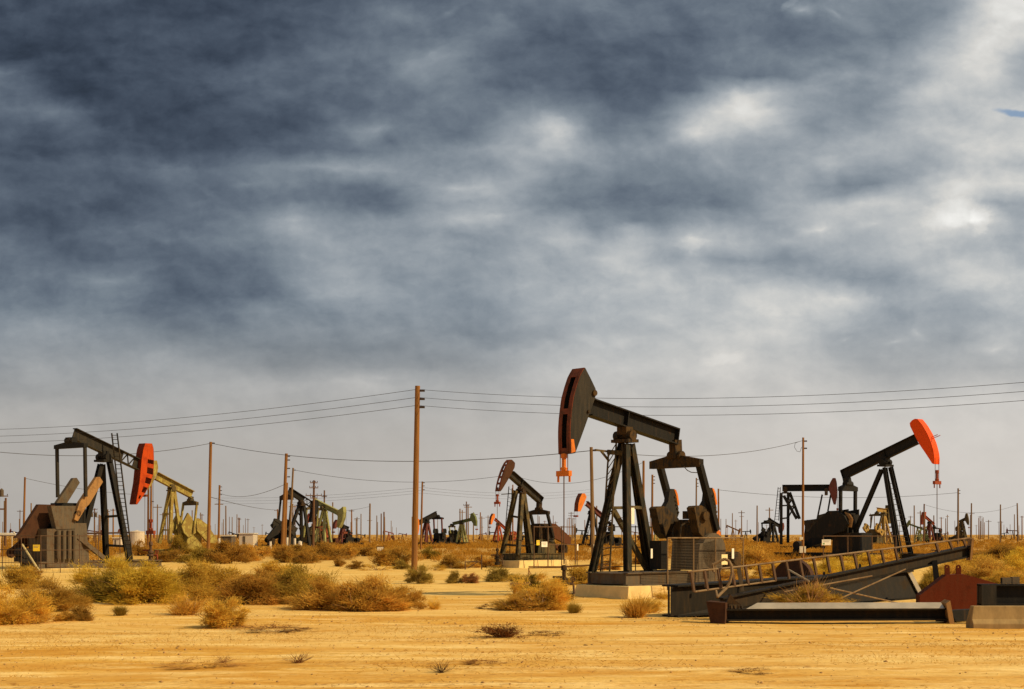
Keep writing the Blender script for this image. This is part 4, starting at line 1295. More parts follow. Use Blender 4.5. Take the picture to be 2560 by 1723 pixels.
# --- B: dark pumpjack with the orange-red head
fB = Fr(372, 1416, 52)
LM = lambda X, Y: (X / 3.409, 1020 + Y / 3.409)
MB_ = dict(beam=CHAR, head=ORED, front=ORED2, back=REDDK, tower=DKGREEN, leg=BLACK, gear=BLACK, pit=CHAR, cw=TANST, cwunlit=GREYST, tip=ORANGE, base=GREYST, guard=DKRUST, carrier=REDP, cable=PIPEDK)  # near crank coloured in its sunlit tone, far crank in its unlit tone
SB = dict(pivot=LM(882, 420), rear=LM(625, 218), front=LM(1215, 500), bw=0.5, det=2, gap=(0.70, 0.86),
    head=dict(arc=[LM(1292, 305), LM(1305, 345), LM(1308, 450), LM(1303, 560), LM(1280, 640), LM(1230, 730), LM(1166, 820)],
              rear=[LM(1238, 303), LM(1222, 350), LM(1207, 440), LM(1200, 520), LM(1188, 640), LM(1172, 730), LM(1158, 818)],
              nt=32, ns=8, win=lambda t, s, sv: ((0.5 if sv < 0 else .3) <= s < 0.88 and int(t * 32 + .01) in (8, 9, 12, 13, 14, 17, 18, 19, 22, 23, 24)) or (s > .35 and s < .7 and int(t * 32 + .01) in (27, 28))),
    carrier=(366, 1331), eq=LM(603, 318), ew=1.8, eh=0.36, eqtop=LM(600, 250), shaft=LM(560, 900), pin=LM(610, 760), pw=0.18,
    legs=[(LM(870, 480) + (.2,) + LM(905, 1290) + (1.0,)), (LM(930, 440) + (-.2,) + LM(1105, 1310) + (-1.0,)), (LM(860, 480) + (0,) + LM(690, 1150) + (0,))],
    lw=0.34, bars=(0.55, 0.85), ladder=(LM(952, 215) + (-.6,) + LM(1075, 1290) + (-1.3,), LM(998, 215) + (-.9,) + LM(1128, 1290) + (-1.6,)), rungs=30,
    cw=[LM(622, 950), LM(662, 822), LM(672, 800), LM(812, 590), LM(840, 588), LM(866, 630), LM(750, 820), LM(720, 850), LM(652, 965)],
    gl=1.3, gh=1.1, mo=2.6, sw=1.25, hsk=0.5,
    guard=[LM(320, 822), LM(445, 825), LM(640, 830), LM(640, 960), LM(410, 985), LM(330, 1110), LM(200, 1110), LM(120, 1110), LM(160, 1070)], )
SB['gv'] = 0.0
uB = fB.px(*LM(345, 1372))[0]
SB['skid_u'] = (fB.px(*LM(250, 1372))[0], 0.3)
JB = jack('dark pumpjack with a bright orange-red horse head and tall thin ladder', fB, SB, MB_)
wellhead('wellhead with red valve below the orange-red head of the dark pumpjack', JB.well, 1.2, (PIPEDK, REDP), False)
# its fluted housing in front of the gearbox
mb = MB()
kB = JB.k
for i in range(4):
    x = 500 + i * 45
    mb.tube(fB.at(*LM(x, 1290), -1.45), fB.at(*LM(x, 1045), -1.45), 0.16, 10)
mb.prism([fB.at(*LM(x, y), -1.3) for x, y in ((435, 835), (648, 835), (645, 1030), (480, 1035))], fB.V * 0.5)
mb.prism([fB.at(*LM(x, y), -1.25) for x, y in ((400, 1030), (645, 1030), (745, 1300), (745, 1360), (400, 1360))], fB.V * 2.2)
mb.bar(fB.at(*LM(650, 1090), -1.2), fB.at(*LM(885, 1280), -1.2), 0.22, 0.3)
JB.part('gearbox_housing', mb, GREYST)
mb = MB().bar(fB.at(*LM(340, 1385), -1.4), fB.at(*LM(750, 1378), -1.4), 2.6, 0.25)
tag(mkobj('concrete_footing', mb, CONC, None, fB.at(*LM(540, 1390), -1.4)), 'low concrete footing under the grey gearbox of the red-headed pumpjack', 'concrete block')

# --- D: middle pumpjack with lattice head
LD = lambda X, Y: (1000 + X / 3.409, 1080 + Y / 3.409)
fD = Fr(1236, 1419, 222)
MD = dict(beam=CHAR, head=DKRUST, front=REDOX, tower=DKGREEN, leg=OLIVE, gear=GREASE, pit=BLACK, cw=CHAR, base=OLIVE, guard=RUST, carrier=REDP, cable=REDOX)
SD = dict(pivot=LD(1030, 500), rear=LD(1200, 585), front=LD(945, 360), bw=0.42, det=2, zb=0.5, hsk=0.5,
    head=dict(arc=[LD(948, 238), LD(925, 262), LD(905, 300), LD(888, 345), LD(875, 385), LD(860, 445), LD(850, 505)],
              rear=[LD(955, 238), LD(980, 262), LD(978, 300), LD(945, 365), LD(910, 425), LD(870, 490), LD(858, 505)], front='rungs', back=False, win=lambda t, s, sv: sv < 0 and s < 0.7 and 0.1 < t < 0.85),
    carrier=LD(825, 605), zw=1.2,
    legs=[LD(988, 500) + (-.2,) + LD(872, 1040) + (-1.0,), LD(1040, 520) + (.2,) + LD(1005, 1050) + (1.0,), LD(1052, 520) + (0,) + LD(1125, 1055) + (.5,), LD(1048, 520) + (-.2,) + LD(1100, 1050) + (-.5,)],
    lw=0.28, bars=(0.4, 0.85), ladder=(LD(928, 465) + (-.9,) + LD(880, 1040) + (-1.2,), LD(955, 480) + (-.5,) + LD(935, 1040) + (-.8,)), rungs=16,
    arm=[LD(865, 532) + LD(985, 525) + (-.6,)],
    eq=LD(1183, 683), ew=1.1, eh=0.32, shaft=LD(1205, 850), pits=(LD(1255, 690) + LD(1305, 900), LD(1112, 700) + LD(1150, 860)), pin=LD(1210, 880), pw=0.16,
    cw=[LD(1250, 800), LD(1290, 820), LD(1310, 900), LD(1290, 940), LD(1250, 920)],
    gl=1.0, gh=0.9, gv=0.6, mo=2.6,
    guard=[LD(1285, 780), LD(1318, 782), LD(1448, 900), LD(1448, 962), LD(1390, 948), LD(1330, 915), LD(1290, 900)])
SD['skid_u'] = (fD.px(*LD(1410, 1095), 1.0)[0], fD.px(*LD(1010, 1090), 1.0)[0])
JD = jack('middle black pumpjack with a maroon lattice horse head and rust-red belt guard', fD, SD, MD)
wellhead('small dark wellhead under the maroon lattice head', JD.well, 0.9, plate=False)
concrete_block('concrete footing under the middle maroon-headed pumpjack', fD, fD.px(*LD(1450, 1130), 1.3)[0], fD.px(*LD(1012, 1130), 1.35)[0], 1.35, 0.5)

# --- E: black pumpjack with orange head, towards the picture's edge
LE = lambda X, Y: (1880 + X / 3.824, 1020 + Y / 3.824)
fE = Fr(2338, 1404, -48)
ME = dict(beam=BLACK, head=OREDE, front=OREDE, tower=BLACK, leg=BLACK, gear=BLACK, pit=BLACK, cw=BLACK, tip=GREASE, base=BLACK, guard=BLACK, carrier=REDP, cable=PIPEDK)
SE = dict(pivot=LE(1275, 520), rear=LE(868, 640), front=LE(1575, 298), bw=0.44, det=2,
    head=dict(arc=[LE(1578, 108), LE(1625, 165), LE(1675, 250), LE(1712, 340), LE(1735, 430), LE(1740, 480), LE(1738, 535)],
              rear=[LE(1555, 106), LE(1518, 128), LE(1504, 155), LE(1545, 240), LE(1600, 345), LE(1665, 440), LE(1722, 528)]),
    carrier=LE(1752, 715), eq=LE(918, 765), ew=1.32, eh=0.5, eqtop=LE(905, 670), shaft=LE(905, 1090), pin=LE(915, 1190), pw=0.24,
    legs=[LE(1270, 570) + (-.2,) + LE(1405, 1440) + (-.75,), LE(1325, 565) + (.2,) + LE(1520, 1400) + (.75,), LE(1240, 590) + (0,) + LE(985, 1190) + (0,)],
    lw=0.34, bars=(), ladder=(LE(1312, 700) + (-.1,) + LE(1440, 1410) + (-.3,), LE(1352, 690) + (.1,) + LE(1528, 1410) + (.5,)), rungs=14,
    gl=1.3, gh=1.2, mo=3.6, gv=-1.3, skid_u=(-13.5, 0.2), cx=0.16,
    guard=[LE(555, 1180), LE(600, 1120), LE(700, 1020), LE(735, 985), LE(820, 982), LE(890, 1030), LE(920, 1110), LE(880, 1180), LE(770, 1215), LE(660, 1240), LE(580, 1240)])
SE['skid_u'] = (fE.px(*LE(300, 1340))[0], -1.0)
JE = jack('black pumpjack with a bright orange head raised to the sky, behind the fallen ladder', fE, SE, ME)
wellhead('wellhead of the raised orange head, half hidden behind the fallen boom', JE.well, 1.0, plate=False)
mb = MB()
for c0, c1 in (((1690, 290), (1775, 255)), ((1715, 297), (1800, 262))):
    mb.bar(fE.at(*LE(*c0)), fE.at(*LE(*c1)), 0.05, 0.05)
JE.part('hanger_fork', mb, ORED)
mb = MB().prism([fE.at(*LE(x, y), -1.0) for x, y in ((770, 1190), (1030, 1195), (1035, 1375), (765, 1385))], fE.V * 2.0)
JE.part('base_block', mb, BLACK)
mb = MB()
for i in range(5):
    mb.path([fE.at(*LE(890 + i * 10, 1000 + i * 4), -1.0), fE.at(*LE(935 + i * 6, 1060), -1.0), fE.at(*LE(925 + i * 5, 1140), -1.0)], 0.09, 5)
JE.part('striped_counterweight', mb, TANST)

# --- F: beam pivoting at its tail, maroon head
L6 = lambda X, Y: (1880 + X / 7.06, 1180 + Y / 7.06)
fF = Fr(2088, 1378, -12)
SF = dict(pivot=L6(590, 330), rear=L6(535, 285), front=L6(1370, 280), dep=0.95, det=1, k=1.6,
    head=dict(arc=[L6(1470, 110), L6(1490, 180), L6(1502, 300), L6(1500, 430), L6(1475, 572)], rear=[L6(1425, 110), L6(1380, 190), L6(1350, 290), L6(1400, 440), L6(1445, 572)]),
    eq=L6(1310, 370), eqtop=L6(1310, 300), shaft=L6(1060, 930), pin=L6(1240, 880), ew=2.6,
    pits=(L6(1240, 400) + L6(1145, 860), L6(1390, 400) + L6(1340, 690)),
    legs=[L6(515, 370) + (-1.0,) + L6(515, 1280) + (-1.0,), L6(640, 370) + (1.0,) + L6(635, 1250) + (1.0,), L6(560, 420) + (-1.0,) + L6(790, 830) + (-1.0,), L6(665, 360) + (1.0,) + L6(840, 830) + (1.0,)],
    lw=0.42, bars=(0.25, 0.5), skid_u=(-12, 0), sw=1.6, motor=False, cx=0.12,
    ladder=(L6(462, 270) + (-1.4,) + L6(400, 860) + (-1.4,), L6(500, 270) + (-1.0,) + L6(470, 860) + (-1.0,)), rungs=12, carrier=L6(1490, 660))
SF['skid_u'] = (fF.px(*L6(500, 1340))[0], fF.px(*L6(1300, 1340))[0])
jack('dark pumpjack with a level beam and maroon head behind the orange-headed one', fF, SF,
     dict(beam=BLACK, head=MAROON, tower=BLACK, gear=GREASE, cw=CHAR, base=BLACK, guard=RUST))

# --- C: yellow-green pumpjack behind the orange-red head
L2 = lambda X, Y: (300 + X / 3.409, 1080 + Y / 3.409)
fC = Fr(364, 1386, 222)
SC = dict(pivot=L2(440, 480), rear=L2(615, 535), front=L2(310, 375), dep=0.95, bw=0.7, k=1.35, hw=0.8,
    head=dict(arc=[L2(285, 245), L2(262, 300), L2(245, 360), L2(235, 430), L2(228, 490)], rear=[L2(315, 245), L2(325, 300), L2(318, 350), L2(285, 420), L2(245, 490)]),
    eq=L2(600, 605), eqtop=L2(605, 550), ew=1.7, eh=0.5, shaft=L2(600, 810), pin=L2(590, 850), pits=(L2(655, 610) + L2(628, 860), L2(540, 610) + L2(520, 760)),
    legs=[L2(425, 490) + (-.2,) + L2(335, 950) + (-1.0,), L2(445, 500) + (.2,) + L2(425, 950) + (1.0,), L2(460, 490) + (0,) + L2(520, 920) + (.4,)], lw=0.36, bars=(0.45, 0.75),
    cw=[L2(520, 800), L2(575, 690), L2(600, 720), L2(640, 790), L2(640, 860), L2(580, 900), L2(540, 860)],
    guard=[L2(645, 745), L2(665, 735), L2(740, 790), L2(830, 930), L2(800, 950), L2(740, 940), L2(650, 840)], gv=1.3, motor=False, hsk=0.6)
SC['skid_u'] = (fC.px(*L2(760, 990))[0], fC.px(*L2(330, 990))[0])
jack('yellow-green rusty pumpjack behind the orange-red horse head', fC, SC,
     dict(beam=YGREEN, head=YGREEN, tower=YGREEN, gear=OLIVE, cw=YGREEN, base=YGREEN, guard=YGREEN, pit=YGREEN))

# --- G, H and the cluster between the two close poles
LG = lambda X, Y: (520 + X / 7.06, 1180 + Y / 7.06)
LH = lambda X, Y: (840 + X / 7.06, 1180 + Y / 7.06)
fG = Fr(790, 1372, 40)
SG = dict(pivot=LG(1640, 555), rear=LG(1420, 320), front=LG(1860, 600), dep=1.0, k=1.6, gap=(0.62, 0.86), lw=0.42, autoladder=True,
    head=dict(arc=[LG(1935, 500), LG(1952, 560), LG(1945, 660), LG(1900, 790), LG(1835, 885)], rear=[LG(1880, 505), LG(1868, 580), LG(1850, 680), LG(1835, 790), LG(1818, 880)]),
    eq=LG(1385, 440), eqtop=LG(1400, 370), ew=1.9, eh=.8, shaft=LG(1400, 1010), pin=LG(1330, 960),
    legs=[LG(1615, 580) + (0,) + LG(1470, 1000) + (0,), LG(1640, 570) + (.2,) + LG(1655, 1280) + (1.0,), LG(1690, 570) + (-.2,) + LG(1795, 1310) + (-1.0,)], bars=(0.3, 0.6),
    guard=[LG(1020, 1170), LG(1195, 950), LG(1260, 945), LG(1290, 1000), LG(1230, 1100), LG(1120, 1160), LG(1060, 1200)], gv=-1.4)
SG['skid_u'] = (fG.px(*LG(1030, 1240))[0], fG.px(*LG(1700, 1290))[0])
jack('dark blue-black pumpjack with narrow black head behind the two close wooden poles', fG, SG,
     dict(beam=BLACK, head=BLACK, tower=BLACK, gear=GREASE, cw=CHAR, base=BLACK, guard=BLACK))
fH = Fr(862, 1370, -30)
SH = dict(pivot=LG(2040, 640), rear=LG(1855, 500), front=LG(2310, 725), dep=0.85, k=1.6, lw=0.4,
    head=dict(arc=[LH(118, 615), LH(128, 700), LH(112, 820), LH(70, 930), LH(40, 985)], rear=[LH(85, 645), LH(-5, 700), LH(30, 790), LH(20, 900), LH(18, 975)]),
    eq=LG(1850, 640), shaft=LG(1760, 1040), crank=290,
    legs=[LG(2030, 680) + (-.2,) + LG(1890, 1240) + (-1.0,), LG(2050, 680) + (0,) + LG(2060, 1255) + (-1.0,), LG(2075, 680) + (.2,) + LG(2170, 1240) + (1.0,)], bars=(0.55,))
jack('pale green pumpjack with a broad green hammer head beside the dark blue-black one', fH, SH,
     dict(beam=PGREEN, head=PGREEN, tower=PGREEN, gear=OLIVE, cw=OLIVE, base=OLIVE))

fI = Fr(1040, 1364, 222)
SI = dict(pivot=LH(1600, 870), rear=LH(1780, 730), front=LH(1460, 900), k=1.5, lw=0.4, dep=0.95,
    head=dict(arc=[LH(1440, 830), LH(1425, 900), LH(1425, 980), LH(1440, 1090)], rear=[LH(1465, 830), LH(1470, 920), LH(1468, 1000), LH(1455, 1090)]),
    eq=LH(1795, 815), eqtop=LH(1790, 760), ew=1.9, shaft=LH(1830, 1130), pin=LH(1830, 1060), crank=90, carrier=LH(1430, 1160),
    pits=(LH(1865, 820) + LH(1875, 1060), LH(1725, 820) + LH(1735, 1060)))
jack('dark pumpjack with an orange front half, half hidden behind the tall front pole', fI, SI,
     dict(beam=BLACK, head=ORANGE, tower=MAROON, gear=BLACK, cw=BLACK, tip=BLACK, base=BLACK))
fJ = Fr(1190, 1363, -24)
SJ = dict(pivot=LH(2215, 895), rear=LH(2060, 915), front=LH(2400, 835), k=1.4, dep=0.7, lw=0.36,
    head=dict(arc=[(1181.5, 1283), (1187, 1292), (1189.5, 1303), (1189, 1315)], rear=[(1177, 1284), (1174, 1297), (1180, 1305), (1186, 1315)]),
    eq=LH(2045, 960), shaft=LH(2080, 1150), crank=100, ew=1.5)
jack('green pumpjack with a rounded green head, third beyond the tall front pole', fJ, SJ,
     dict(beam=GREEN, head=GREEN, tower=PGREEN, gear=DKGREEN, cw=DKGREEN, base=DKGREEN))
L4 = lambda X, Y: (1160 + X / 7.06, 1200 + Y / 7.06)
fK = Fr(1228, 1358, 222)
SK = dict(pivot=L4(605, 775), rear=L4(730, 860), front=L4(545, 690), k=1.4, dep=0.7, lw=0.36,
    head=dict(arc=[L4(520, 595), L4(490, 650), L4(475, 720), L4(472, 785)], rear=[L4(545, 600), L4(548, 660), L4(520, 710), L4(492, 785)]),
    eq=L4(750, 920), shaft=L4(840, 1010), crank=100, ew=1.4)
jack('small orange-red pumpjack seen behind the legs of the maroon-headed one', fK, SK,
     dict(beam=ORED2, head=ORANGE, front=REDOX, tower=ORED2, gear=RUST, cw=REDP, base=RUST))
fL = Fr(1440, 1369, 222)
SL = dict(pivot=L4(2255, 570), rear=(1512, 1297), front=(1466, 1258), k=1.55, dep=0.85, lw=0.36, hw=0.95,
    head=dict(arc=[L4(2085, 240), L4(2045, 320), L4(2020, 420), L4(2010, 555)], rear=[L4(2135, 240), L4(2165, 300), L4(2120, 410), L4(2058, 555)]),
    eq=(1513, 1307), shaft=(1518, 1338), crank=90, ew=1.6, carrier=L4(2025, 640))
jack('dark pumpjack with a plump orange head right behind the front pumpjack tower', fL, SL,
     dict(beam=MAROON, head=ORANGE, front=REDOX, tower=BLACK, gear=BLACK, cw=BLACK, base=BLACK, carrier=REDP))
LZ = lambda X, Y: (2140 + X / 5.548, 1200 + Y / 5.548)
fM = Fr(2230, 1364, 40)
SM = dict(pivot=LZ(380, 470), rear=LZ(290, 412), front=LZ(462, 435), k=1.4, dep=0.9, lw=0.36,
    head=dict(arc=[LZ(478, 350), LZ(490, 430), LZ(488, 520), LZ(480, 605)], rear=[LZ(450, 352), LZ(448, 430), LZ(450, 520), LZ(455, 605)]),
    eq=LZ(292, 485), ew=1.9, shaft=LZ(270, 720), crank=200, pin=LZ(225, 670), pits=(LZ(365, 490) + LZ(300, 690), LZ(222, 490) + LZ(200, 665)))
jack('yellow pumpjack with a narrow dark head seen through the orange-headed tower', fM, SM,
     dict(beam=YELLOW, head=OLIVE, tower=YELLOW, gear=OLIVE, cw=YELLOW, base=OLIVE, pit=OLIVE))
fN = Fr(2309, 1358, 222)
SN = dict(pivot=LZ(1020, 590), rear=LZ(1085, 618), front=LZ(955, 505), k=1.3, dep=0.65, lw=0.34,
    head=dict(arc=[LZ(950, 445), LZ(935, 490), LZ(928, 550), LZ(922, 620)], rear=[LZ(975, 445), LZ(970, 500), LZ(950, 560), LZ(930, 620)]),
    eq=LZ(1085, 670), ew=1.5, shaft=LZ(1115, 760), crank=100)
jack('red pumpjack beside the rod of the raised orange head', fN, SN,
     dict(beam=REDP, head=REDP, tower=MAROON, gear=CHAR, cw=CHAR, base=RUST))
fO = Fr(2424, 1358, -35)
SO = dict(pivot=LZ(1470, 575), rear=LZ(1430, 585), front=LZ(1520, 540), k=1.4, dep=0.8, lw=0.4,
    head=dict(arc=[LZ(1535, 462), LZ(1550, 520), LZ(1558, 570), LZ(1555, 622)], rear=[LZ(1520, 465), LZ(1505, 520), LZ(1515, 570), LZ(1545, 622)]),
    eq=LZ(1420, 650), ew=1.4, shaft=LZ(1440, 740), crank=100)
jack('olive brown pumpjack directly beside a wooden pole, above the end of the raised boom', fO, SO,
     dict(beam=OLIVE, head=OLIVE, tower=OLIVE, gear=OLIVE, cw=OLIVE, base=OLIVE))
fP = Fr(1960, 1360, 35)
SP = dict(pivot=L6(370, 920), rear=L6(285, 835), front=L6(500, 965), k=1.5, dep=0.8, lw=0.42,
    head=dict(arc=[L6(560, 900), L6(570, 960), L6(560, 1010), L6(530, 1080)], rear=[L6(530, 905), L6(500, 950), L6(505, 1010), L6(515, 1075)]),
    eq=L6(245, 900), ew=1.5, shaft=L6(230, 1090), crank=60)
jack('black pumpjack with crossed legs just behind the tower of the level-beam pumpjack', fP, SP,
     dict(beam=BLACK, head=MAROON, tower=BLACK, gear=BLACK, cw=BLACK, base=BLACK))
fR_ = Fr(838, 1364, 222)
SR = dict(pivot=LH(120, 965), rear=LH(225, 1000), front=LH(60, 935), k=1.4, dep=0.7, lw=0.36,
    head=dict(arc=[LG(2285, 845), LG(2260, 880), LG(2240, 930), LG(2235, 1000)], rear=[LG(2300, 850), LG(2305, 900), LG(2290, 950), LG(2260, 1000)]),
    eq=LH(210, 1075), ew=1.5, shaft=LH(200, 1150), crank=60, guard=[LH(165, 1270), LH(175, 1170), LH(230, 1120), LH(345, 1260)], gv=1.2)
jack('dark pumpjack with a black triangular belt guard below the green hammer head', fR_, SR,
     dict(beam=BLACK, head=MAROON, tower=MAROON, gear=BLACK, cw=BLACK, base=BLACK, guard=BLACK))
fT = Fr(752, 1366, 222)
ST = dict(pivot=(789, 1296), rear=(804, 1303), front=(776, 1292), k=1.4, dep=0.7, lw=0.36,
    head=dict(top=(774, 1284), bot=(768, 1308)), eq=(806, 1312), shaft=(812, 1335), crank=80)
jack('rusty red pumpjack tangled behind the pale green one', fT, ST, dict(beam=REDP, head=REDP, tower=RUST, gear=RUST, cw=REDP, base=RUST))

def small_jack(lab, x, yb, hp, deg, tilt, M, grp=None):
    """far pumpjack: x, yb = foot of the tower in the photo, hp = height of its pivot in photo pixels"""
    g = G(x, yb)
    fr = Fr(x, yb, deg)
    h = hp * g.y / F
    t = R(tilt)
    c, s = math.cos(t), math.sin(t)
    def q(u, z):
        p = fr.P(u * h, z * h); return proj(p)
    S = dict(pivot=q(0, 1), rear=q(-.62 * c, 1.05 - .62 * s), front=q(.55 * c, 1.05 + .55 * s), k=h / 6, det=0,
             head=dict(top=q(.72 * math.cos(t + .42), 1 + .72 * math.sin(t + .42)), bot=q(.72 * math.cos(t - .38), 1 + .72 * math.sin(t - .38))),
             eq=q(-.6 * c, .88 - .62 * s), shaft=q(-.58, .34), crank=(60 if tilt > 0 else 270), autoladder=False, motor=False)
    return jack(lab, fr, S, M, grp)
mBk = dict(beam=BLACK, head=BLACK, tower=CHAR, gear=BLACK, cw=CHAR, base=BLACK)
mRd = dict(beam=REDP, head=ORED2, tower=REDP, gear=RUST, cw=RUST, base=RUST)
mTn = dict(beam=TANST, head=TANST, tower=TANST, gear=RUST, cw=RUST, base=RUST)
mGn = dict(beam=GREEN, head=GREEN, tower=PGREEN, gear=DKGREEN, cw=GREEN, base=DKGREEN)
mMr = dict(beam=MAROON, head=MAROON, tower=RUST, gear=RUST, cw=RUST, base=RUST)
for a in [
  ('far dark pumpjack with a green base near the cream shed', 583, 1357, 22, 40, -18, dict(mBk, base=GREEN)),
  ('far black pumpjack alone between the green hammer head and the tall front pole', 903, 1354, 16, 30, -10, mBk),
  ('far red pumpjack just before the tall front pole', 972, 1354, 22, -150, 14, mRd),
  ('far black pumpjack hugging the leg side of the orange-red small one', 1236, 1352, 20, 200, -6, mBk),
  ('far dark pumpjack under the plump orange head', 1455, 1352, 24, 200, 4, mBk),
  ('far pale tan pumpjack above the wire guard of the front pumpjack', 1832, 1352, 30, -35, -22, mTn),
  ('far dark level pumpjack between the pale tan one and the crossed-leg one', 1864, 1350, 20, 10, 2, mBk),
  ('far pale green pumpjack beside the red one under the raised orange head', 2294, 1360, 40, 150, 20, mGn),
  ('far grey-green pumpjack in front of the red one under the raised orange head', 2312, 1356, 34, 30, 20, dict(mGn, head=PGREEN)),
  ('far maroon pumpjack beside the yellow one', 2228, 1356, 24, 20, 12, mMr),
  ('far dark pumpjack on the skyline between the olive brown one and the end pole', 2511, 1348, 14, 0, 12, mBk),
  ('far brown level pumpjack touching the end pole on the skyline', 2532, 1350, 22, 170, 2, mMr),
  ('far brown pumpjack on the skyline right after the rod of the raised orange head', 2362, 1350, 15, 20, 10, mMr),
  ('far brown pumpjack behind the ladder of the dark red-headed one', 312, 1356, 24, 190, 12, mMr),
  ('far rusty pumpjack in the gap between gearbox and tower of the red-headed one', 236, 1356, 26, 20, -8, mMr),
  ('far rusty pumpjack at the edge above the white pipe', 38, 1356, 24, 160, 10, mMr),
  ('far brown pumpjack between the yellow-green one and the first wooden pole', 506, 1354, 18, 20, 12, mMr),
  ('far dark pumpjack right behind the first close pole', 676, 1354, 18, 190, 8, mBk),
  ('far maroon pumpjack between tall pole and dark half-hidden pumpjack', 1006, 1352, 16, 20, -10, mMr),
  ('far rust pumpjack between the green-headed and the orange-red one', 1206, 1351, 15, 10, 8, mMr),
  ('far black pumpjack seen between tower and gearbox of the middle one', 1318, 1353, 22, 20, 10, mBk),
  ('far tan pumpjack seen through the front tower legs', 1586, 1352, 20, 190, 10, mTn),
  ('far green-grey pumpjack seen behind the front pumpjack ladder', 1640, 1358, 34, 10, -14, dict(mGn, beam=PGREEN)),
]:
    small_jack(*a, 'far pumpjacks along the skyline')
# ------------------------------------------------------------------ guards, fences and signs
def flat_sign(lab, c, w, h, mat, nrm=(0.25, -1, 0), lines=0, post=None, frame=None, patch=None, name='sign'):
    """sign plate centred on c, facing nrm"""
    n = Vector(nrm).normalized()
    sd = n.cross(Vector((0, 0, 1))).normalized()
    up = Vector((0, 0, 1))
    T = Thing(name, lab, 'sign', c)
    T.part('plate', MB().box(c, sd * w / 2, up * h / 2, n * 0.012), mat)
    for i in range(lines):
        z = h * (0.28 - 0.2 * i)
        T.part('print_line', MB().box(c + up * z - n * -0.014 + sd * 0.03 * (i % 2), sd * w * (0.36 - 0.05 * (i % 3)), up * h * 0.035, n * 0.003), INK)
    if patch: T.part('print_mark', MB().box(c - sd * w * .3 * -1 + up * -h * .25 + n * .014, sd * w * .1, up * h * .12, n * .003), patch)
    if frame:
        m = MB()
        for s in (-1, 1):
            m.bar(c + sd * s * (w / 2 + .03) - up * (h / 2 + .05), c + sd * s * (w / 2 + .03) + up * (h / 2 + .05), .05, .05)
            m.bar(c + up * s * (h / 2 + .03) - sd * w / 2, c + up * s * (h / 2 + .03) + sd * w / 2, .05, .05)
        T.part('frame', m, frame)
    if post:
        m = MB()
        for s in ((-1, 1) if post == 2 else (0,)):
            b = c + sd * s * w * .4 - n * 0.05
            m.tube(Vector((b.x, b.y, -0.05)), b + up * h * .3, 0.03, 6)
        T.part('post', m, PIPEDK)
    return T

def rail_fence(lab, pts, h, rails, posts, mat, r=0.035, name='pipe_fence', mesh=None, rr=None):
    """pts: ground points of the fence line; posts: number per leg"""
    T = Thing(name, lab, 'fence', pts[0])
    for i in range(len(pts) - 1):
        a, b = pts[i], pts[i + 1]
        for q in rails:
            T.part('rail', MB().tube(a + Vector((0, 0, h * q)), b + Vector((0, 0, h * q)), rr or r * .8, 6), mat)
        for j in range(posts + (1 if i == len(pts) - 2 else 0)):
            c = a.lerp(b, j / posts)
            T.part('post', MB().tube(c - Vector((0, 0, .1)), c + Vector((0, 0, h)), r, 6), mat)
        if mesh:
            m = MB()
            n = int((b - a).length / mesh)
            for j in range(n):
                c = a.lerp(b, j / n)
                m.tube(c, c + Vector((0, 0, h * max(rails))), 0.006, 3, None, False)
            for j in range(int(h / mesh)):
                m.tube(a + Vector((0, 0, mesh * j)), b + Vector((0, 0, mesh * j)), 0.006, 3, None, False)
            T.part('wire_mesh', m, mat)
    return T

def gnd(p): return Vector((p.x, p.y, 0))

# wire guard beside the front pumpjack
vA = 1.95
q0, q1 = fA.px(1669, 1400, vA), fA.px(1858, 1400, vA)
uA0, uA1 = q0[0], q1[0]
zt = fA.px(1669, 1345, vA)[1]; zb_ = fA.px(1669, 1463, vA)[1]
T = Thing('wire_guard', 'wire mesh guard panel with horizontal bars on the concrete beside the front pumpjack', 'guard fence', fA.P(uA0, 0, vA))
def pA(u, z): return fA.P(u, z, vA)
for t in (0, 0.33, 0.62, 1.0):
    u = uA0 + (uA1 - uA0) * t
    T.part('post', MB().tube(pA(u, 0.3), pA(u, zt), 0.026, 8), RAIL)
T.part('rail', MB().tube(pA(uA0, zt), pA(uA1, zt), 0.026, 8), RAIL)
T.part('rail', MB().tube(pA(uA0, zb_), pA(uA1, zb_), 0.022, 8), PIPEDK)
m = MB()
umid = uA0 + (uA1 - uA0) * 0.62
for i in range(30):
    z = zb_ + (zt - zb_) * (i + .5) / 30
    m.bar(pA(uA0, z), pA(umid, z), 0.010, 0.011)
for i in range(24):
    z = zb_ + (zt - zb_) * (i + .5) / 24
    m.bar(pA(umid, z), pA(uA1, z), 0.006, 0.006)
for i in range(9):
    u = uA0 + (uA1 - uA0) * i / 9
    m.bar(pA(u, zb_), pA(u, zt), 0.007, 0.007)
T.part('mesh_panel', m, MESHW)
# sheave cover seen through the guard
c = fA.at(1785, 1378, 1.35)
m = MB().tube(c, c - fA.V * 0.3, 0.72, 24)
m.prism([fA.at(x, y, 1.35) for x, y in ((1738, 1460), (1790, 1462), (1812, 1400), (1790, 1350), (1750, 1360))], fA.V * -0.25)
JA.part('drive_wheel_cover', m, GREYST)
JA.part('control_cabinet', MB().prism([fA.at(x, y, 1.2) for x, y in ((1653, 1352), (1668, 1352), (1668, 1424), (1653, 1424))], fA.V * -0.6), BLACK)
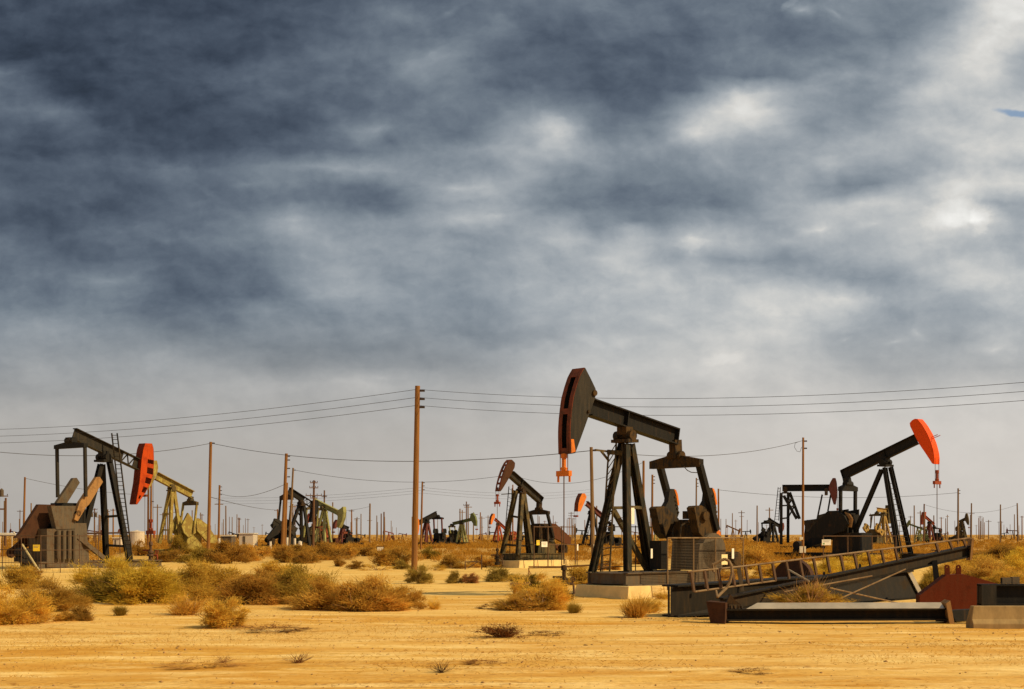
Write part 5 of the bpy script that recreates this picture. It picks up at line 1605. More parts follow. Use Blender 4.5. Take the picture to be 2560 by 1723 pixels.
# tall pipe fence round the tower
rail_fence('thin rusty pipe rail fence in front of the front pumpjack tower',
           [gnd(fA.at(1507, 1400, -1.9)) , gnd(fA.at(1667, 1400, -1.9))], fA.px(1590, 1314, -1.9)[1], (0.40, 0.68, 0.98), 2, PIPEDK, 0.022)
flat_sign('pale yellow square sign on the wire guard behind the bent hoop', fA.at(1811, 1399, vA + .05), 0.36, 0.40, plain('sign_pale', (0.74, 0.60, 0.30), .5, .06), fA.V)
flat_sign('narrow white upright sign on the far end of the wire guard', fA.at(1832, 1384, vA + .05), 0.13, 0.40, SIGNW, fA.V)
flat_sign('narrow white marker on the tower leg of the front pumpjack', fA.at(1581, 1290, .6), 0.20, 0.62, SIGNW, fA.V)
flat_sign('small white tag hanging on the rail fence behind the tower', fA.at(1629, 1384, 1.7), 0.09, 0.36, SIGNW, fA.V)
# middle pumpjack
rail_fence('thin rusty pipe fence beside the middle maroon-headed pumpjack', [gnd(fD.at(1335, 1400, 2.0)), gnd(fD.at(1438, 1400, 2.0))], 3.0, (0.55, 0.98), 3, PIPEDK, 0.04)
flat_sign('small yellow square sign on the fence of the middle pumpjack', fD.at(1345, 1357, 2.1), 0.30, 0.36, SIGNY, fD.V, 2)
flat_sign('white rectangular sign with faint print next to the small yellow sign', fD.at(1361, 1361, 2.1), 0.58, 0.38, SIGNW, fD.V, 3)
flat_sign('narrow white marker on the end post of the middle pumpjack fence', fD.at(1444, 1369, 2.1), 0.13, 0.46, SIGNW, fD.V, post=1)
# red-headed pumpjack
b0, b1, b2 = G(-40, 1428), G(102, 1432), G(246, 1430)
rail_fence('rusty pipe fence with wire mesh along the red-headed pumpjack', [b0, b1, b2], 2.35, (0.25, 0.6, 0.98), 3, PIPEDK, 0.03, mesh=0.35)
flat_sign('bright yellow square sign on the mesh fence of the red-headed pumpjack', W(91, 1370, b1.y - .06), 0.42, 0.40, SIGNY, (0, -1, 0), 2)
mb = MB().tube(W(56, 1362, 97.0), G(104, 1437), 0.065, 8)
single('guy_wire_guard', 'pale yellow slanting guy wire guard tube by the mesh fence', 'guy guard', mb, plain('guy_yellow', (0.66, 0.5, 0.2), .6, .1), G(104, 1437))
mb = MB()
for z in (1334.5, 1337.5):
    mb.tube(W(-60, z, 150), W(34 if z < 1336 else 39, z, 150), 0.09, 8)
mb.tube(W(34, 1330, 150), W(39, 1336, 150), 0.07, 8)
for x in (-40, 0, 30):
    p = W(x, 1336, 150); mb.tube(gnd(p), p, 0.05, 6)
single('white_pipe', 'white raised pipeline running in from the picture edge behind the gearbox', 'pipeline', mb, WHITEP, gnd(W(0, 1336, 150)))
mb = MB().tube(W(96, 1336, 150), W(306, 1332, 150), 0.09, 8)
for x in (100, 170, 240, 300):
    p = W(x, 1334, 150); mb.tube(gnd(p), p, 0.06, 6)
single('rusty_pipe', 'rusty raised pipeline behind the tower of the red-headed pumpjack', 'pipeline', mb, PIPEDK, gnd(W(200, 1334, 150)))
# orange-headed pumpjack
e0, e1 = gnd(W(2058, 1360, 112)), gnd(W(2240, 1360, 114))
zf = W(2150, 1339, 113).z
rail_fence('rusty pipe fence in front of the raised orange-headed pumpjack', [e0, e1], zf, (0.35, 0.98), 3, PIPEDK, 0.045)
flat_sign('white sign with a small green mark on the fence of the orange-headed pumpjack', W(2066, 1356, 111.9), 0.72, 0.44, SIGNW, (0.1, -1, 0), 2, patch=plain('sign_green', (0.12, 0.25, 0.06), .5, .1))
flat_sign('white rectangular sign in a dark frame standing low in the scrub', W(951, 1372.5, 150), 0.68, 0.40, SIGNW, (0, -1, 0), 0, 2, BLACK)

# ------------------------------------------------------------------ low pipework
def tpost(lab, px, py, h, arm, mat=WOODG):
    g = G(px, py)
    mb = MB().bar(g - Vector((0, 0, .1)), g + Vector((0, 0, h)), .1, .1).bar(g + Vector((-arm * .25, 0, h)), g + Vector((arm, 0.1, h + .02)), .09, .09)
    single('pipe_stand', lab, 'pipe stand', mb, mat, g)
tpost('low grey T-shaped post beside the big golden wellhead bush', 1286, 1498, 0.56, 0.6)
mb = MB()
for dz in (0, .11):
    mb.path([W(1322, 1420 - dz * 30, 66), W(1400, 1419 - dz * 20, 64), W(1528, 1411 - dz * 10, 60)], .025, 6)
mb.tube(gnd(W(1322, 1420, 66)), W(1322, 1420, 66), .03, 6).tube(gnd(W(1340, 1420, 66)), W(1322, 1424, 66), .02, 6)
single('flow_line', 'two thin sunlit pipes running above the sand behind the front wellhead', 'pipeline', mb, TANST, gnd(W(1400, 1419, 64)))
mb = MB()
g0, g1 = G(1163, 1424), G(1204, 1424)
mb.tube(g0, g0 + Vector((0, 0, .55)), .04, 6).tube(g1, g1 + Vector((0, 0, 1.0)), .04, 6).tube(g0 + Vector((0, 0, .52)), g1 + Vector((0, 0, .52)), .04, 6)
mb.tube(g0 + Vector((.2, 0, .1)), g1 + Vector((-.3, 0, .5)), .03, 6)
single('pipe_rail', 'low rusty pipe rail between bushes left of the middle concrete footing', 'pipe rail', mb, PIPEDK, g0)

# ------------------------------------------------------------------ sheds and tanks far off
def shed(lab, x0, x1, yt, yb, D, mat, roof, xm=None, name='shed'):
    a, b = W(x0, yb, D), W(x1, yb, D)
    h = W(x0, yt, D).z
    dp = 4.0
    T = Thing(name, lab, 'shed', gnd(a.lerp(b, .5)))
    c = gnd(a.lerp(b, .5)) + Vector((0, dp / 2, h / 2))
    wd = (b.x - a.x) / 2
    T.part('wall', MB().box(c, Vector((wd, 0, 0)), Vector((0, dp / 2, 0)), Vector((0, 0, h / 2))), mat)
    T.part('roof', MB().box(c + Vector((0, 0, h / 2 + .08)), Vector((wd + .15, 0, 0)), Vector((0, dp / 2 + .15, 0)), Vector((0, 0, .07))), roof)
    T.part('door', MB().box(c + Vector((-wd * .3, -dp / 2 - .03, -h * .05)), Vector((wd * .16, 0, 0)), Vector((0, .03, 0)), Vector((0, 0, h * .4))), GREYST)
    return T
shed('cream box shed between two far poles', 598, 633, 1335, 1358, 230, CREAM, WHITEP)
shed('grey low shed with white roof edge beside the second wooden pole', 551, 578, 1341, 1357, 245, GREYST, WHITEP)
shed('small pale hut behind the far side of the ladder tower', 283, 300, 1346, 1362, 220, CREAM, WHITEP)
def tank(lab, xc, w, yt, yb, D, mat):
    p = gnd(W(xc, yb, D)); r = w / 2 * D / F; h = W(xc, yt, D).z
    T = Thing('tank', lab, 'tank', p)
    T.part('shell', MB().lathe(p, [(r, 0), (r, h * .97), (r * 1.03, h * .97), (r * 1.03, h)], 20), mat, smooth=False)
    T.part('lid', MB().lathe(p, [(r * .98, h), (r * .3, h * 1.04), (r * .08, h * 1.08)], 20), mat)
tank('wide cream storage tank behind the red-headed pumpjack tower', 342, 40, 1329, 1366, 235, CREAM)
tank('small white round tank under the dark blue-black pumpjack', 750, 10, 1354, 1361, 215, WHITEP)
for i, (x, yt, lab) in enumerate(((718, 1344, 'pale stub post between the two close poles'), (737, 1346, 'pale stub post just after the two close poles'), (676, 1354, 'short pale stub post in the scrub by the dark belt guard'), (548, 1346, 'white stub post at the foot of the second wooden pole'))):
    p = gnd(W(x, yt, 205))
    single('stub_post', lab, 'post', MB().tube(p, W(x, yt, 205), .17, 10), WHITEP, p)

# ------------------------------------------------------------------ scrap in the foreground
# the old walking beam lying across the back of the heap
def loc(px, py, D): return W(px, py, D)
D0, D1 = 41.6, 47.5
T = Thing('scrap_beam', 'big charcoal box beam lying on the sand behind the fallen ladder, with pale end plate', 'scrap beam', gnd(W(1800, 1500, 42.5)))
a0, a1 = W(1676, 1541, D0), W(1676, 1468, D0)
a0.z = 0.0
h0 = a1.z - a0.z
e0_, e1_ = W(2300, 1496, D1), W(2266, 1430, D1)
side = Vector((0.12, 1, 0)).normalized() * 0.55
mb = MB()
mb.add([a0, e0_, e1_, a1, a0 + side, e0_ + side, e1_ + side, a1 + side], [(0, 1, 2, 3), (7, 6, 5, 4), (0, 4, 5, 1), (3, 2, 6, 7), (0, 3, 7, 4), (1, 5, 6, 2)])
T.part('box_body', mb, SCRAP)
mb = MB()
for s, e in ((a1, e1_), (a0, e0_)):
    mb.bar(s + side * .5 + Vector((-.02, -.02, .03 if s is a1 else -.0)), e + side * .5 + Vector((0, -.02, .03)), 0.72, 0.05)
T.part('flange', mb, BLACK)
mb = MB().box((a0 + a1) / 2 + side * .5 + Vector((-.05, 0, 0)), Vector((.03, 0, 0)), side * .62, Vector((0, 0, h0 * .53)))
T.part('end_cap', mb, BLACK)
d = (e1_ - e0_).normalized()
mb = MB().bar(e0_ + side * .5 - d * .04 + Vector((.05, 0, 0)), e1_ + side * .5 + d * .04 + Vector((.05, 0, 0)), 0.74, 0.13, Vector((1, 0, .4)))
T.part('end_plate', mb, WHITEP)
mb = MB()
for x in (1682, 1712, 1760):
    p = W(x, 1466, D0 + .15 + (x - 1682) * .002); mb.tube(p - Vector((0, 0, .03)), p + Vector((0, 0, .05)), .04, 8)
T.part('bolt', mb, GREASE)
# raised boom with rusty end plate resting across the heap
D2, D3 = 40.2, 45.5
b0_ = W(1800, 1514, D2); b1_ = W(2421, 1378, D3)
T = Thing('scrap_boom', 'long dark boom raised at a slant over the scrap, rusty end plate in the air', 'scrap boom', gnd(W(2343, 1500, 44.8)))
sd_ = Vector((0.1, 1, 0)).normalized()
mb = MB()
h_a, h_b = 0.40, 0.31
def boomq(p, h, o): return [p + sd_ * o + Vector((0, 0, h / 2)), p + sd_ * o - Vector((0, 0, h / 2))]
v = boomq(b0_, h_a, -.05) + boomq(b1_, h_b, -.05) + boomq(b0_, h_a, .05) + boomq(b1_, h_b, .05)
mb.add(v, [(0, 1, 3, 2), (4, 6, 7, 5), (0, 2, 6, 4), (1, 5, 7, 3), (2, 3, 7, 6), (0, 4, 5, 1)])
T.part('web', mb, BOOM)
mb = MB()
up2 = Vector((0, 0, 1))
mb.bar(b0_ + up2 * h_a / 2, b1_ + up2 * h_b / 2, 0.30, 0.045).bar(b0_ - up2 * h_a / 2, b1_ - up2 * h_b / 2, 0.30, 0.045)
T.part('flange', mb, SCRAP)
mb = MB().box(b1_ + Vector((.05, 0, .06)), Vector((.035, 0, .012)), sd_ * .3, Vector((0.03, 0, .34)))
T.part('end_plate', mb, TANST)
ft = gnd(W(2351, 1508, 44.2)); tp = W(2336, 1402, 44.5)
T.part('prop_post', MB().bar(ft, tp, .17, .17), BLACK)
mb = MB()
for c0, c1, DD in (((2075, 1508), (2264, 1423), 42.0), ((2074, 1470), (2250, 1509), 42.2), ((1960, 1480), (2180, 1440), 41.2)):
    mb.tube(W(*c0, DD - 1.2), W(*c1, DD + .9), .022, 6)
T.part('tie_rod', mb, RAIL)
for x, y in ((1845, 1480), (2150, 1426), (2060, 1446)):
    mb = MB().box(W(x, y, 40.4 + (x - 1800) * .0085), Vector((.02, 0, 0)), sd_ * .13, up2 * .19)
    T.part('stiffener', mb, BLACK)
# ladder lying on its edge along the boom
T = Thing('fallen_ladder', 'long rusty ladder lying on edge along the raised boom', 'ladder', gnd(W(1750, 1500, 39.6)))
def lt(x):   # top rail
    pts = ((1719, 1430), (1853, 1416.5), (2284, 1364), (2425, 1345))
    for (x0, y0), (x1, y1) in zip(pts, pts[1:]):
        if x <= x1: return y0 + (y1 - y0) * (x - x0) / (x1 - x0)
    return 1345
def lb(x):   # lower rail
    return 1479.5 + (1452 - 1479.5) * (x - 1737) / (1940 - 1737) if x < 1940 else (1452 + (1410 - 1452) * (x - 1940) / 276 if x < 2216 else 1410 + (1364 - 1410) * (x - 2216) / 209)
def DL(x): return 39.5 + (x - 1719) * 0.0083
mb = MB()
xs = [1719, 1786, 1853, 1950, 2070, 2180, 2284, 2350, 2425]
mb.path([W(x, lt(x), DL(x)) for x in xs], .028, 8)
T.part('side_rail', mb, RAIL)
mb = MB().path([W(x, lb(x), DL(x)) for x in (1737, 1800, 1870, 1940)], .028, 8)
T.part('side_rail', mb, RAIL)
for i in range(21):
    x = 1727 + i * 34.0
    if 2265 < x < 2312: continue
    p, q = W(x, lt(x), DL(x)), W(x + 8, lb(x + 8), DL(x + 8))
    T.part('rung', MB().bar(p, q, .06, .07), PIPEDK)
T.part('cross_plate', MB().bar(W(1847, 1421, DL(1847) + .05), W(1856, 1478, DL(1856) + .05), .11, .05, Vector((0, 1, 0))), GREYST)
mb = MB()
hp = [(1782, 1412), (1800, 1402), (1812, 1398), (1822, 1402), (1829, 1416), (1830, 1434), (1824, 1456), (1816, 1470)]
mb.path([W(x, y, DL(1800) - .12) for x, y in hp], .042, 8)
mb.tube(W(1816, 1470, DL(1800) - .12), W(1793, 1493, DL(1800) - .3), .045, 8).tube(W(1782, 1412, DL(1800) - .12), W(1784, 1430, DL(1800) - .12), .04, 8)
mb.tube(W(1793, 1493, DL(1800) - .3), W(1790, 1476, DL(1800) - .2), .03, 8)
T.part('cage_hoop', mb, RAIL)
mb = MB().tube(W(1972, 1425, 41.0), W(2023, 1454, 40.0), .028, 6)
T.part('loose_strut', mb, PIPE)
# wheel behind the ladder
c = W(1980, 1446, 46.5); c.z = max(c.z, .62)
mb = MB()
mb.tube(c, c + Vector((.22, .5, 0)), .62, 28)
mb2 = MB().tube(c - Vector((.03, .06, 0)), c + Vector((.0, .0, 0)), .2, 16)
T = Thing('drum_wheel', 'rusty drum wheel half hidden behind the fallen ladder', 'wheel', gnd(c))
T.part('drum', mb, DKRUST); T.part('hub', mb2, BLACK)
# front girder
Dg = 38.7
T = Thing('scrap_girder', 'dark H-beam girder with thick rusty end plates lying nearest on the sand', 'scrap girder', gnd(W(2080, 1540, Dg)))
gl, gr = gnd(W(1806, 1556, Dg)), gnd(W(2362, 1552, Dg + .3))
hb = 0.33
zc_ = Vector((0, 0, 0.05 + hb / 2))
T.part('web_and_flanges', MB().ibeam(gl + zc_, gr + zc_, .46, hb, .045), SCRAP)
topm = MB().prism([gl.lerp(gr, .10) + Vector((0, -.24, .05 + hb + .004)), gr.lerp(gl, .012) + Vector((0, -.24, .05 + hb + .004)), gr.lerp(gl, .012) + Vector((0, .12, .05 + hb + .15)), gl.lerp(gr, .16) + Vector((0, .12, .05 + hb + .15))], Vector((0, .03, -.02)))
T.part('flange_top', topm, plain('flange_grey', (0.30, 0.25, 0.18), .4, .25, 1.5))
T.part('end_plate', MB().prism([gl + Vector((-.46, -.14, .58)), gl + Vector((.02, -.42, .55)), gl + Vector((.0, -.42, -.04)), gl + Vector((-.34, -.14, -.05))], Vector((.2, .62, 0))), DKRUST)
T.part('end_plate', MB().prism([gr + Vector((.02, -.36, -.03)), gr + Vector((.16, -.36, -.06)), gr + Vector((.04, -.36, .60)), gr + Vector((-.07, -.36, .52))], Vector((.08, .8, 0))), TANST)
mb = MB()
for i in range(4):
    p = gl.lerp(gr, .035 + .016 * i) + Vector((0, -.15, .05 + hb))
    mb.tube(p, p + Vector((random.uniform(-.03, .03), 0, .09)), .035, 6)
T.part('bolt', mb, GREASE)
mb = MB().prism([gl + Vector((.05, -.1, .5)), gl + Vector((.5, -.1, .49)), gl + Vector((.32, -.1, .62)), gl + Vector((.2, -.1, .78)), gl + Vector((.12, -.1, .6))], Vector((0, .25, 0)))
T.part('torn_bracket', mb, GREASE)
# brush caught between girder and beam
gb = gnd(W(2024, 1540, 40.2))
kb = 40.2 / F
o = bpy.data.objects.new('tumbleweed', None); COL.objects.link(o)
o.location = gb + Vector((0, 0, .26))
tag(o, 'tan tumbleweed of curly twigs caught between the girder and the box beam', 'tumbleweed')
f = bpy.data.objects.new('foliage', PROTO['mid1']); COL.objects.link(f); f.parent = o
f.scale = (170 * kb, 80 * kb, 60 * kb); f.location = (0, 0, .12)
f.material_slots[0].link = 'OBJECT'; f.material_slots[0].material = BM['gold']
me = STEMS_BARE[1].copy(); me.materials.append(plain('weed_twig', (0.42, 0.22, 0.075), .9, .3, 9))
for rz in (0.3, 2.1):
    s = bpy.data.objects.new('twig', me); COL.objects.link(s); s.parent = o
    s.scale = (150 * kb, 60 * kb, 120 * kb); s.rotation_euler = (0, 0, rz); s.location = (0, -.1, -.1)
# rust-red counterweight with two lugs
Dw = 42.6
def wp(x, y): return W(x, y, Dw)
T = Thing('scrap_counterweight', 'rust-red steel weight with two drilled lifting lugs', 'scrap weight', gnd(wp(2390, 1530)))
poly = [wp(2299, 1536), wp(2299, 1489), wp(2366, 1438), wp(2412, 1436), wp(2490, 1458), wp(2490, 1536)]
T.part('body', MB().prism(poly, Vector((.1, .75, 0))), RUSTRED)
for x in (2373.5, 2402):
    m = MB()
    n = 10
    oc, ic = [], []
    cx_, cz_ = wp(x, 1419).x, wp(x, 1419).z
    for i in range(n + 1):
        t = math.pi * i / n
        oc.append(Vector((cx_ + .075 * math.cos(t), Dw + .2, cz_ + .075 * math.sin(t))))
        ic.append(Vector((cx_ + .028 * math.cos(t), Dw + .2, cz_ + .028 * math.sin(t))))
    th = Vector((0, .06, 0))
    for i in range(n):
        m.prism([oc[i], oc[i + 1], ic[i + 1], ic[i]], th)
    zb2 = wp(x, 1440).z
    m.prism([Vector((cx_ + .075, Dw + .2, cz_)), Vector((cx_ + .028, Dw + .2, cz_)), Vector((cx_ + .0, Dw + .2, cz_ - .03)), Vector((cx_ - .028, Dw + .2, cz_)), Vector((cx_ - .075, Dw + .2, cz_)), Vector((cx_ - .075, Dw + .2, zb2)), Vector((cx_ + .075, Dw + .2, zb2))], th)
    T.part('lifting_lug', m, RUSTRED)
# low dark sill, black channel, square tubes and the barrier
p0, p1 = gnd(W(2350, 1556, 39.2)), gnd(W(2452, 1550, 40.2))
single('scrap_sill', 'low black sill beam between the rust-red weight and the concrete barrier', 'scrap beam', MB().bar(p0 + Vector((0, 0, .15)), p1 + Vector((0, 0, .15)), .3, .3), BLACK, p0)
Dc = 38.4
T = Thing('scrap_channel', 'black channel frame set above the concrete barrier', 'scrap channel', gnd(W(2520, 1540, Dc)))
cl, cr_ = W(2456, 1488, Dc), W(2640, 1488, Dc)
T.part('channel', MB().ibeam(cl + Vector((0, .3, 0)), cr_ + Vector((0, .3, 0)), .34, .58, .05), BLACK)
T.part('end_block', MB().box(cl + Vector((.2, .25, 0)), Vector((.2, 0, 0)), Vector((0, .2, 0)), Vector((0, 0, .27))), CHAR)
T.part('foot', MB().bar(Vector((cl.x + .3, Dc + .35, 0)), Vector((cl.x + .3, Dc + .35, cl.z - .29)), .3, .3), BLACK)
T.part('foot', MB().bar(Vector((cr_.x - .2, Dc + .35, 0)), Vector((cr_.x - .2, Dc + .35, cl.z - .29)), .3, .3), BLACK)
for i, (x0, x1, w_) in enumerate(((2513, 2540, .15), (2538, 2556, .17))):
    m = MB()
    c0, c1 = W(x0, 1455, Dc), W(x1, 1455, Dc)
    zt_ = cl.z + .29 + .012
    c0.z = c1.z = zt_ + w_ / 2
    for dy, dz, ww, hh in ((0, w_ / 2, w_, .02), (0, -w_ / 2 + .01, w_, .02), (-w_ / 2, 0, .02, w_), (w_ / 2, 0, .02, w_)):
        m.bar(c0 + Vector((0, .3 + dy, dz)), c1 + Vector((0, .3 + dy, dz)), ww, hh)
    single('square_tube', ('short square steel tube with open end lying on the black channel', 'slightly larger square tube behind the open-ended one on the black channel')[i], 'steel tube', m, GREYST, c0)
Db = 36.5
x0_, x1_ = W(2433, 1570, Db).x, W(2680, 1570, Db).x
prof = [(-.30, -.06), (-.30, .10), (-.20, .22), (-.13, .55), (.13, .55), (.20, .22), (.30, .10), (.30, -.06)]
mb = MB().prism([Vector((x0_ + (.06 if z > .3 else 0), Db + .3 + y, z)) for y, z in prof], Vector((x1_ - x0_, 0, 0)))
o = single('concrete_barrier', 'weathered concrete road barrier cut by the picture edge', 'concrete barrier', mb, CONCD, (x0_, Db + .3, 0))
bv = o.modifiers.new('bevel', 'BEVEL'); bv.width = .015; bv.segments = 2

# ------------------------------------------------------------------ poles
def pole(lab, xt, yt, xb, yb, r=0.14, mat=WOOD, arms=(), spools=(), boxes=(), group=None, trans=0, name='utility_pole'):
    g = G(xb, yb); D = g.y
    top = W(xt, yt, D)
    T = Thing(name, lab, 'pole', g, group)
    T.part('shaft', MB().tube(g - Vector((0, 0, .2)), top, r, 12, r * .78), mat, smooth=False)
    for (dy, wd, ang) in arms:      # metres below the top, width, turn
        c = top - Vector((0, 0, dy)) + Vector((0, -r, 0))
        d = Vector((math.cos(R(ang)), math.sin(R(ang)), 0))
        a = T.part('crossarm', MB().bar(c - d * wd / 2, c + d * wd / 2, .11, .13), WOODD)
        for f in (-.46, -.2, .2, .46):
            T.part('insulator', MB().lathe(c + d * wd * f + Vector((0, 0, .065)), [(.03, 0), (.03, .08), (.07, .1), (.06, .2), (.02, .24)], 6), INSUL, parent=a)
    for dy in spools:
        c = top - Vector((0, 0, dy))
        T.part('insulator', MB().tube(c + Vector((r * .5, -.02, 0)), c + Vector((r + .2, -.02, 0)), .06, 8), INSUL)
    for (x, y, w, h) in boxes:
        c = W(x, y, D - .25)
        T.part('meter_box', MB().box(c, Vector((w / 2 * D / F, 0, 0)), Vector((0, .12, 0)), Vector((0, 0, h / 2 * D / F))), WHITEP)
    for s in range(trans):
        c = top - Vector((-.5 + s * 1.0, 0.3, 2.2))
        T.part('transformer', MB().lathe(c, [(.28, 0), (.28, .9), (.2, 1.0), (.05, 1.15)], 12), GREYST)
    return T
pole('tall thick brown pole rising alone in front, tallest in the field', 1044, 965, 1035, 1455, .165, WOOD, spools=(.24, .66, 1.07))
pole('wooden pole just beyond the yellow-green pumpjack', 527, 1105, 520, 1400, .17, WOOD, spools=(.12,))
pole('wooden pole, first and taller of the two close ones by the blue-black pumpjack', 716, 1134, 705, 1392, .2, WOOD, spools=(.3, .7, 1.6, 2.5))
pole('wooden pole, second of the two close ones by the blue-black pumpjack', 733, 1170, 722, 1380, .16, WOODG, spools=(.3,))
pole('short pole stub right against the first of the two close poles', 718, 1207, 712, 1376, .17, WOOD)
pole('thin brown pole between the wooden pole and the cream shed', 549, 1213, 546, 1372, .2, WOOD, spools=(.3, .9, 1.6))
pole('brown pole above the rusty angled gearbox housing', 62.5, 1193, 58, 1378, .17, WOOD)
pole('pole beside and just behind the tall front pole', 1056, 1204, 1052, 1374, .17, WOOD, spools=(.2, .7, 1.3))
pole('grey-brown pole at the ladder side of the front pumpjack tower', 1478, 1118, 1484, 1433, .13, WOODG, spools=(.2,), boxes=((1487, 1370, 7, 18),))
pole('brown pole seen right behind the front pumpjack tower, taller one', 1609, 1152, 1608, 1388, .17, WOOD)
pole('brown pole with pins behind the front pumpjack tower, shorter one', 1631, 1187, 1630, 1376, .19, WOOD, spools=(.3, .8, 1.3))
pole('brown pole between the pitman arms of the front pumpjack', 1741, 1195, 1740, 1372, .15, WOODG, spools=(.3, .9, 1.4))
pole('brown pole behind the near counterweight of the front pumpjack', 1796, 1222, 1797, 1370, .18, WOOD)
pole('wooden pole with white meter boxes in front of the level-beam pumpjack', 2008, 1094, 2007, 1408, .11, WOOD, spools=(.3, .9), boxes=((2003, 1374, 8, 16), (2012, 1374, 4, 16), (2003, 1346, 8, 7)))
pole('wooden pole beside the olive brown pumpjack', 2395.4, 1221, 2395, 1370, .18, WOODG, spools=(.4, .9))
pole('wooden pole on the scrub nearest the picture edge', 2543, 1258, 2545, 1358, .22, WOODG)
pole('brown pole above the red pumpjack beside the orange head rod', 2310.5, 1260, 2309, 1361, .2, WOODD)
pole('bare pole midway between the hammer head and the tall front pole', 925, 1259, 924, 1361, .24, WOODG)
pole('thin pole, first of a pair before the tall front pole', 953, 1284, 953, 1358, .2, WOODD)
pole('thin pole, second taller one of a pair before the tall front pole', 960, 1280, 960, 1358, .24, WOODD)
pole('pole with one crossarm above the green-headed pumpjack', 1166, 1254, 1166, 1362, .16, WOODD, arms=((.9, 1.4, 0),))
pole('pole with several crossarms above the hammer-headed pumpjack', 785, 1201, 783, 1374, .2, WOODD, arms=((.4, 1.2, 20), (1.2, 1.4, 20), (2.4, 2.6, 10), (2.8, 1.2, 30)))
pole('pole with a short crossarm beside the many-armed pole', 811, 1226, 810, 1368, .17, WOODD, arms=((1.2, 1.0, 0),))
pole('pole at the picture edge with a crossarm and transformer', -3, 1202, -4, 1380, .17, WOODD, arms=((2.1, 2.6, 5),), trans=2)
pole('short pole of the edge pair carrying the transformer beam', 14.5, 1245, 13, 1374, .2, WOODD)
mb = MB().bar(W(-4, 1273, 215), W(14, 1273, 215), .2, .22)
tag(mkobj('pole_beam', mb, WOODD, None, W(5, 1273, 215)), 'timber beam joining the two edge poles', 'beam')
pole('brown pole between the red head and the yellow-green horse head, first of two', 371, 1215, 370, 1380, .16, WOOD)
pole('brown pole between the red head and the yellow-green horse head, second of two', 378, 1210, 377, 1380, .16, WOOD, spools=(2.4,))
pole('pole behind the yellow-green tower leg', 425, 1240, 424, 1376, .19, WOODD)
pole('pole with crossarm and twin transformers behind the red-headed tower', 236, 1271, 236, 1360, .17, WOODD, arms=((.3, 1.6, 0), (1.1, 1.6, 0)), trans=2)
pole('short pole next to the twin transformer pole', 248, 1287, 247, 1360, .2, WOODD)
far = [  # x, top, crossarm, label
 (50, 1275, 1, 'thin far pole with crossarms beside the brown pole at the gearbox housing'), (78, 1258, 0, 'thin far pole just above the gearbox housing top'),
 (283, 1272, 1, 'thin far pole with a crossarm seen through the red-headed tower legs'), (573.5, 1292, 0, 'short far pole over the grey low shed'),
 (592.5, 1286, 0, 'taller far pole at the corner of the cream shed'), (597, 1294, 1, 'thin grey far pole touching the corner pole of the cream shed'),
 (613.5, 1296, 0, 'thin far pole, first of two over the cream shed'), (620, 1297, 1, 'thin far pole with a crossarm, second of two over the cream shed'),
 (694, 1273, 1, 'far pole just before the two close poles, taller of two'), (699, 1297, 0, 'far pole just before the two close poles, shorter of two'),
 (538, 1310, 0, 'short far pole between the wooden pole and the thin brown one'), (879, 1274, 1, 'far pole right after the hammer head with a small crossarm'),
 (737.5, 1262, 0, 'reddish far pole behind the blue-black tower leg'), (505, 1285, 1, 'far pole by the belt guard of the yellow-green pumpjack'),
 (1201, 1281, 0, 'far pole midway between green head and maroon lattice head'), (1223, 1300, 0, 'far pole just before the small orange-red pumpjack'),
 (1348, 1291, 0, 'far pole under the equalizer of the maroon-headed pumpjack'), (1362, 1302, 1, 'short far pole under the maroon-headed equalizer end'),
 (1383, 1289, 0, 'far pole touching the peak of the rust-red belt guard'), (1418, 1298, 0, 'far pole, first of the row by the front polished rod'),
 (1423, 1294, 1, 'far pole, second of the row by the front polished rod'), (1428, 1280, 2, 'far pole with double crossarms, tallest of the row by the front polished rod'),
 (1435, 1295, 1, 'far pole, last of the row by the front polished rod'), (1462, 1300, 0, 'far pole below the plump orange head'),
 (1282, 1212, 0, 'brown pole behind the tower of the maroon-headed pumpjack'), (1831, 1283, 0, 'far bare pole above the white signs of the wire guard'),
 (1854, 1289, 1, 'far pole with a crossarm above the far level pumpjack'), (1868, 1300, 0, 'short far pole right of the crossarm one by the far level pumpjack'),
 (1802, 1297, 0, 'short far pole close behind the brown near-counterweight pole'), (1792, 1287, 0, 'far pole hidden partly by the near-counterweight pole'),
 (2176, 1284, 0, 'far pole behind the rear leg foot of the orange-headed pumpjack'), (2276, 1290, 1, 'far pole right of the orange-headed tower'),
 (2353, 1293, 1, 'far pole with crossarm after the red pumpjack'), (2426, 1287, 0, 'far pole, shorter of the pair past the olive brown pumpjack'),
 (2428.5, 1281, 1, 'far pole, taller of the pair past the olive brown pumpjack'), (2447, 1295, 0, 'far pole, first of three close ones past the boom end'),
 (2450.5, 1290, 1, 'far pole with crossarm, second of three close ones past the boom end'), (2455, 1296, 0, 'far pole, third of three close ones past the boom end'),
 (2461, 1306, 0, 'short far pole after the three close ones'), (2497, 1304, 1, 'far pole with crossarm between the three close ones and the edge pole'),
 (2536, 1286, 0, 'thin pale far pole just before the edge pole'), (2555, 1290, 1, 'far pole with crossarm after the edge pole'), (2387, 1302, 0, 'far pole just before the pole by the olive brown pumpjack')]
for i, (x, yt, ca, lab) in enumerate(far):
    D = 10.2 * F / (YH - yt + F * CAMH / 330) if yt > 1240 else 190
    yb = YH + F * CAMH / max(260, 7.9 * F / (YH - yt))
    pole(lab, x, yt, x + random.uniform(-.6, .6), yb, .15 + .05 * (i % 3), (WOODD, WOODG, WOOD)[i % 3] if yt > 1240 else WOOD,
         arms=[((.5 + .9 * j), 2.0, random.uniform(-30, 30)) for j in range(ca)])
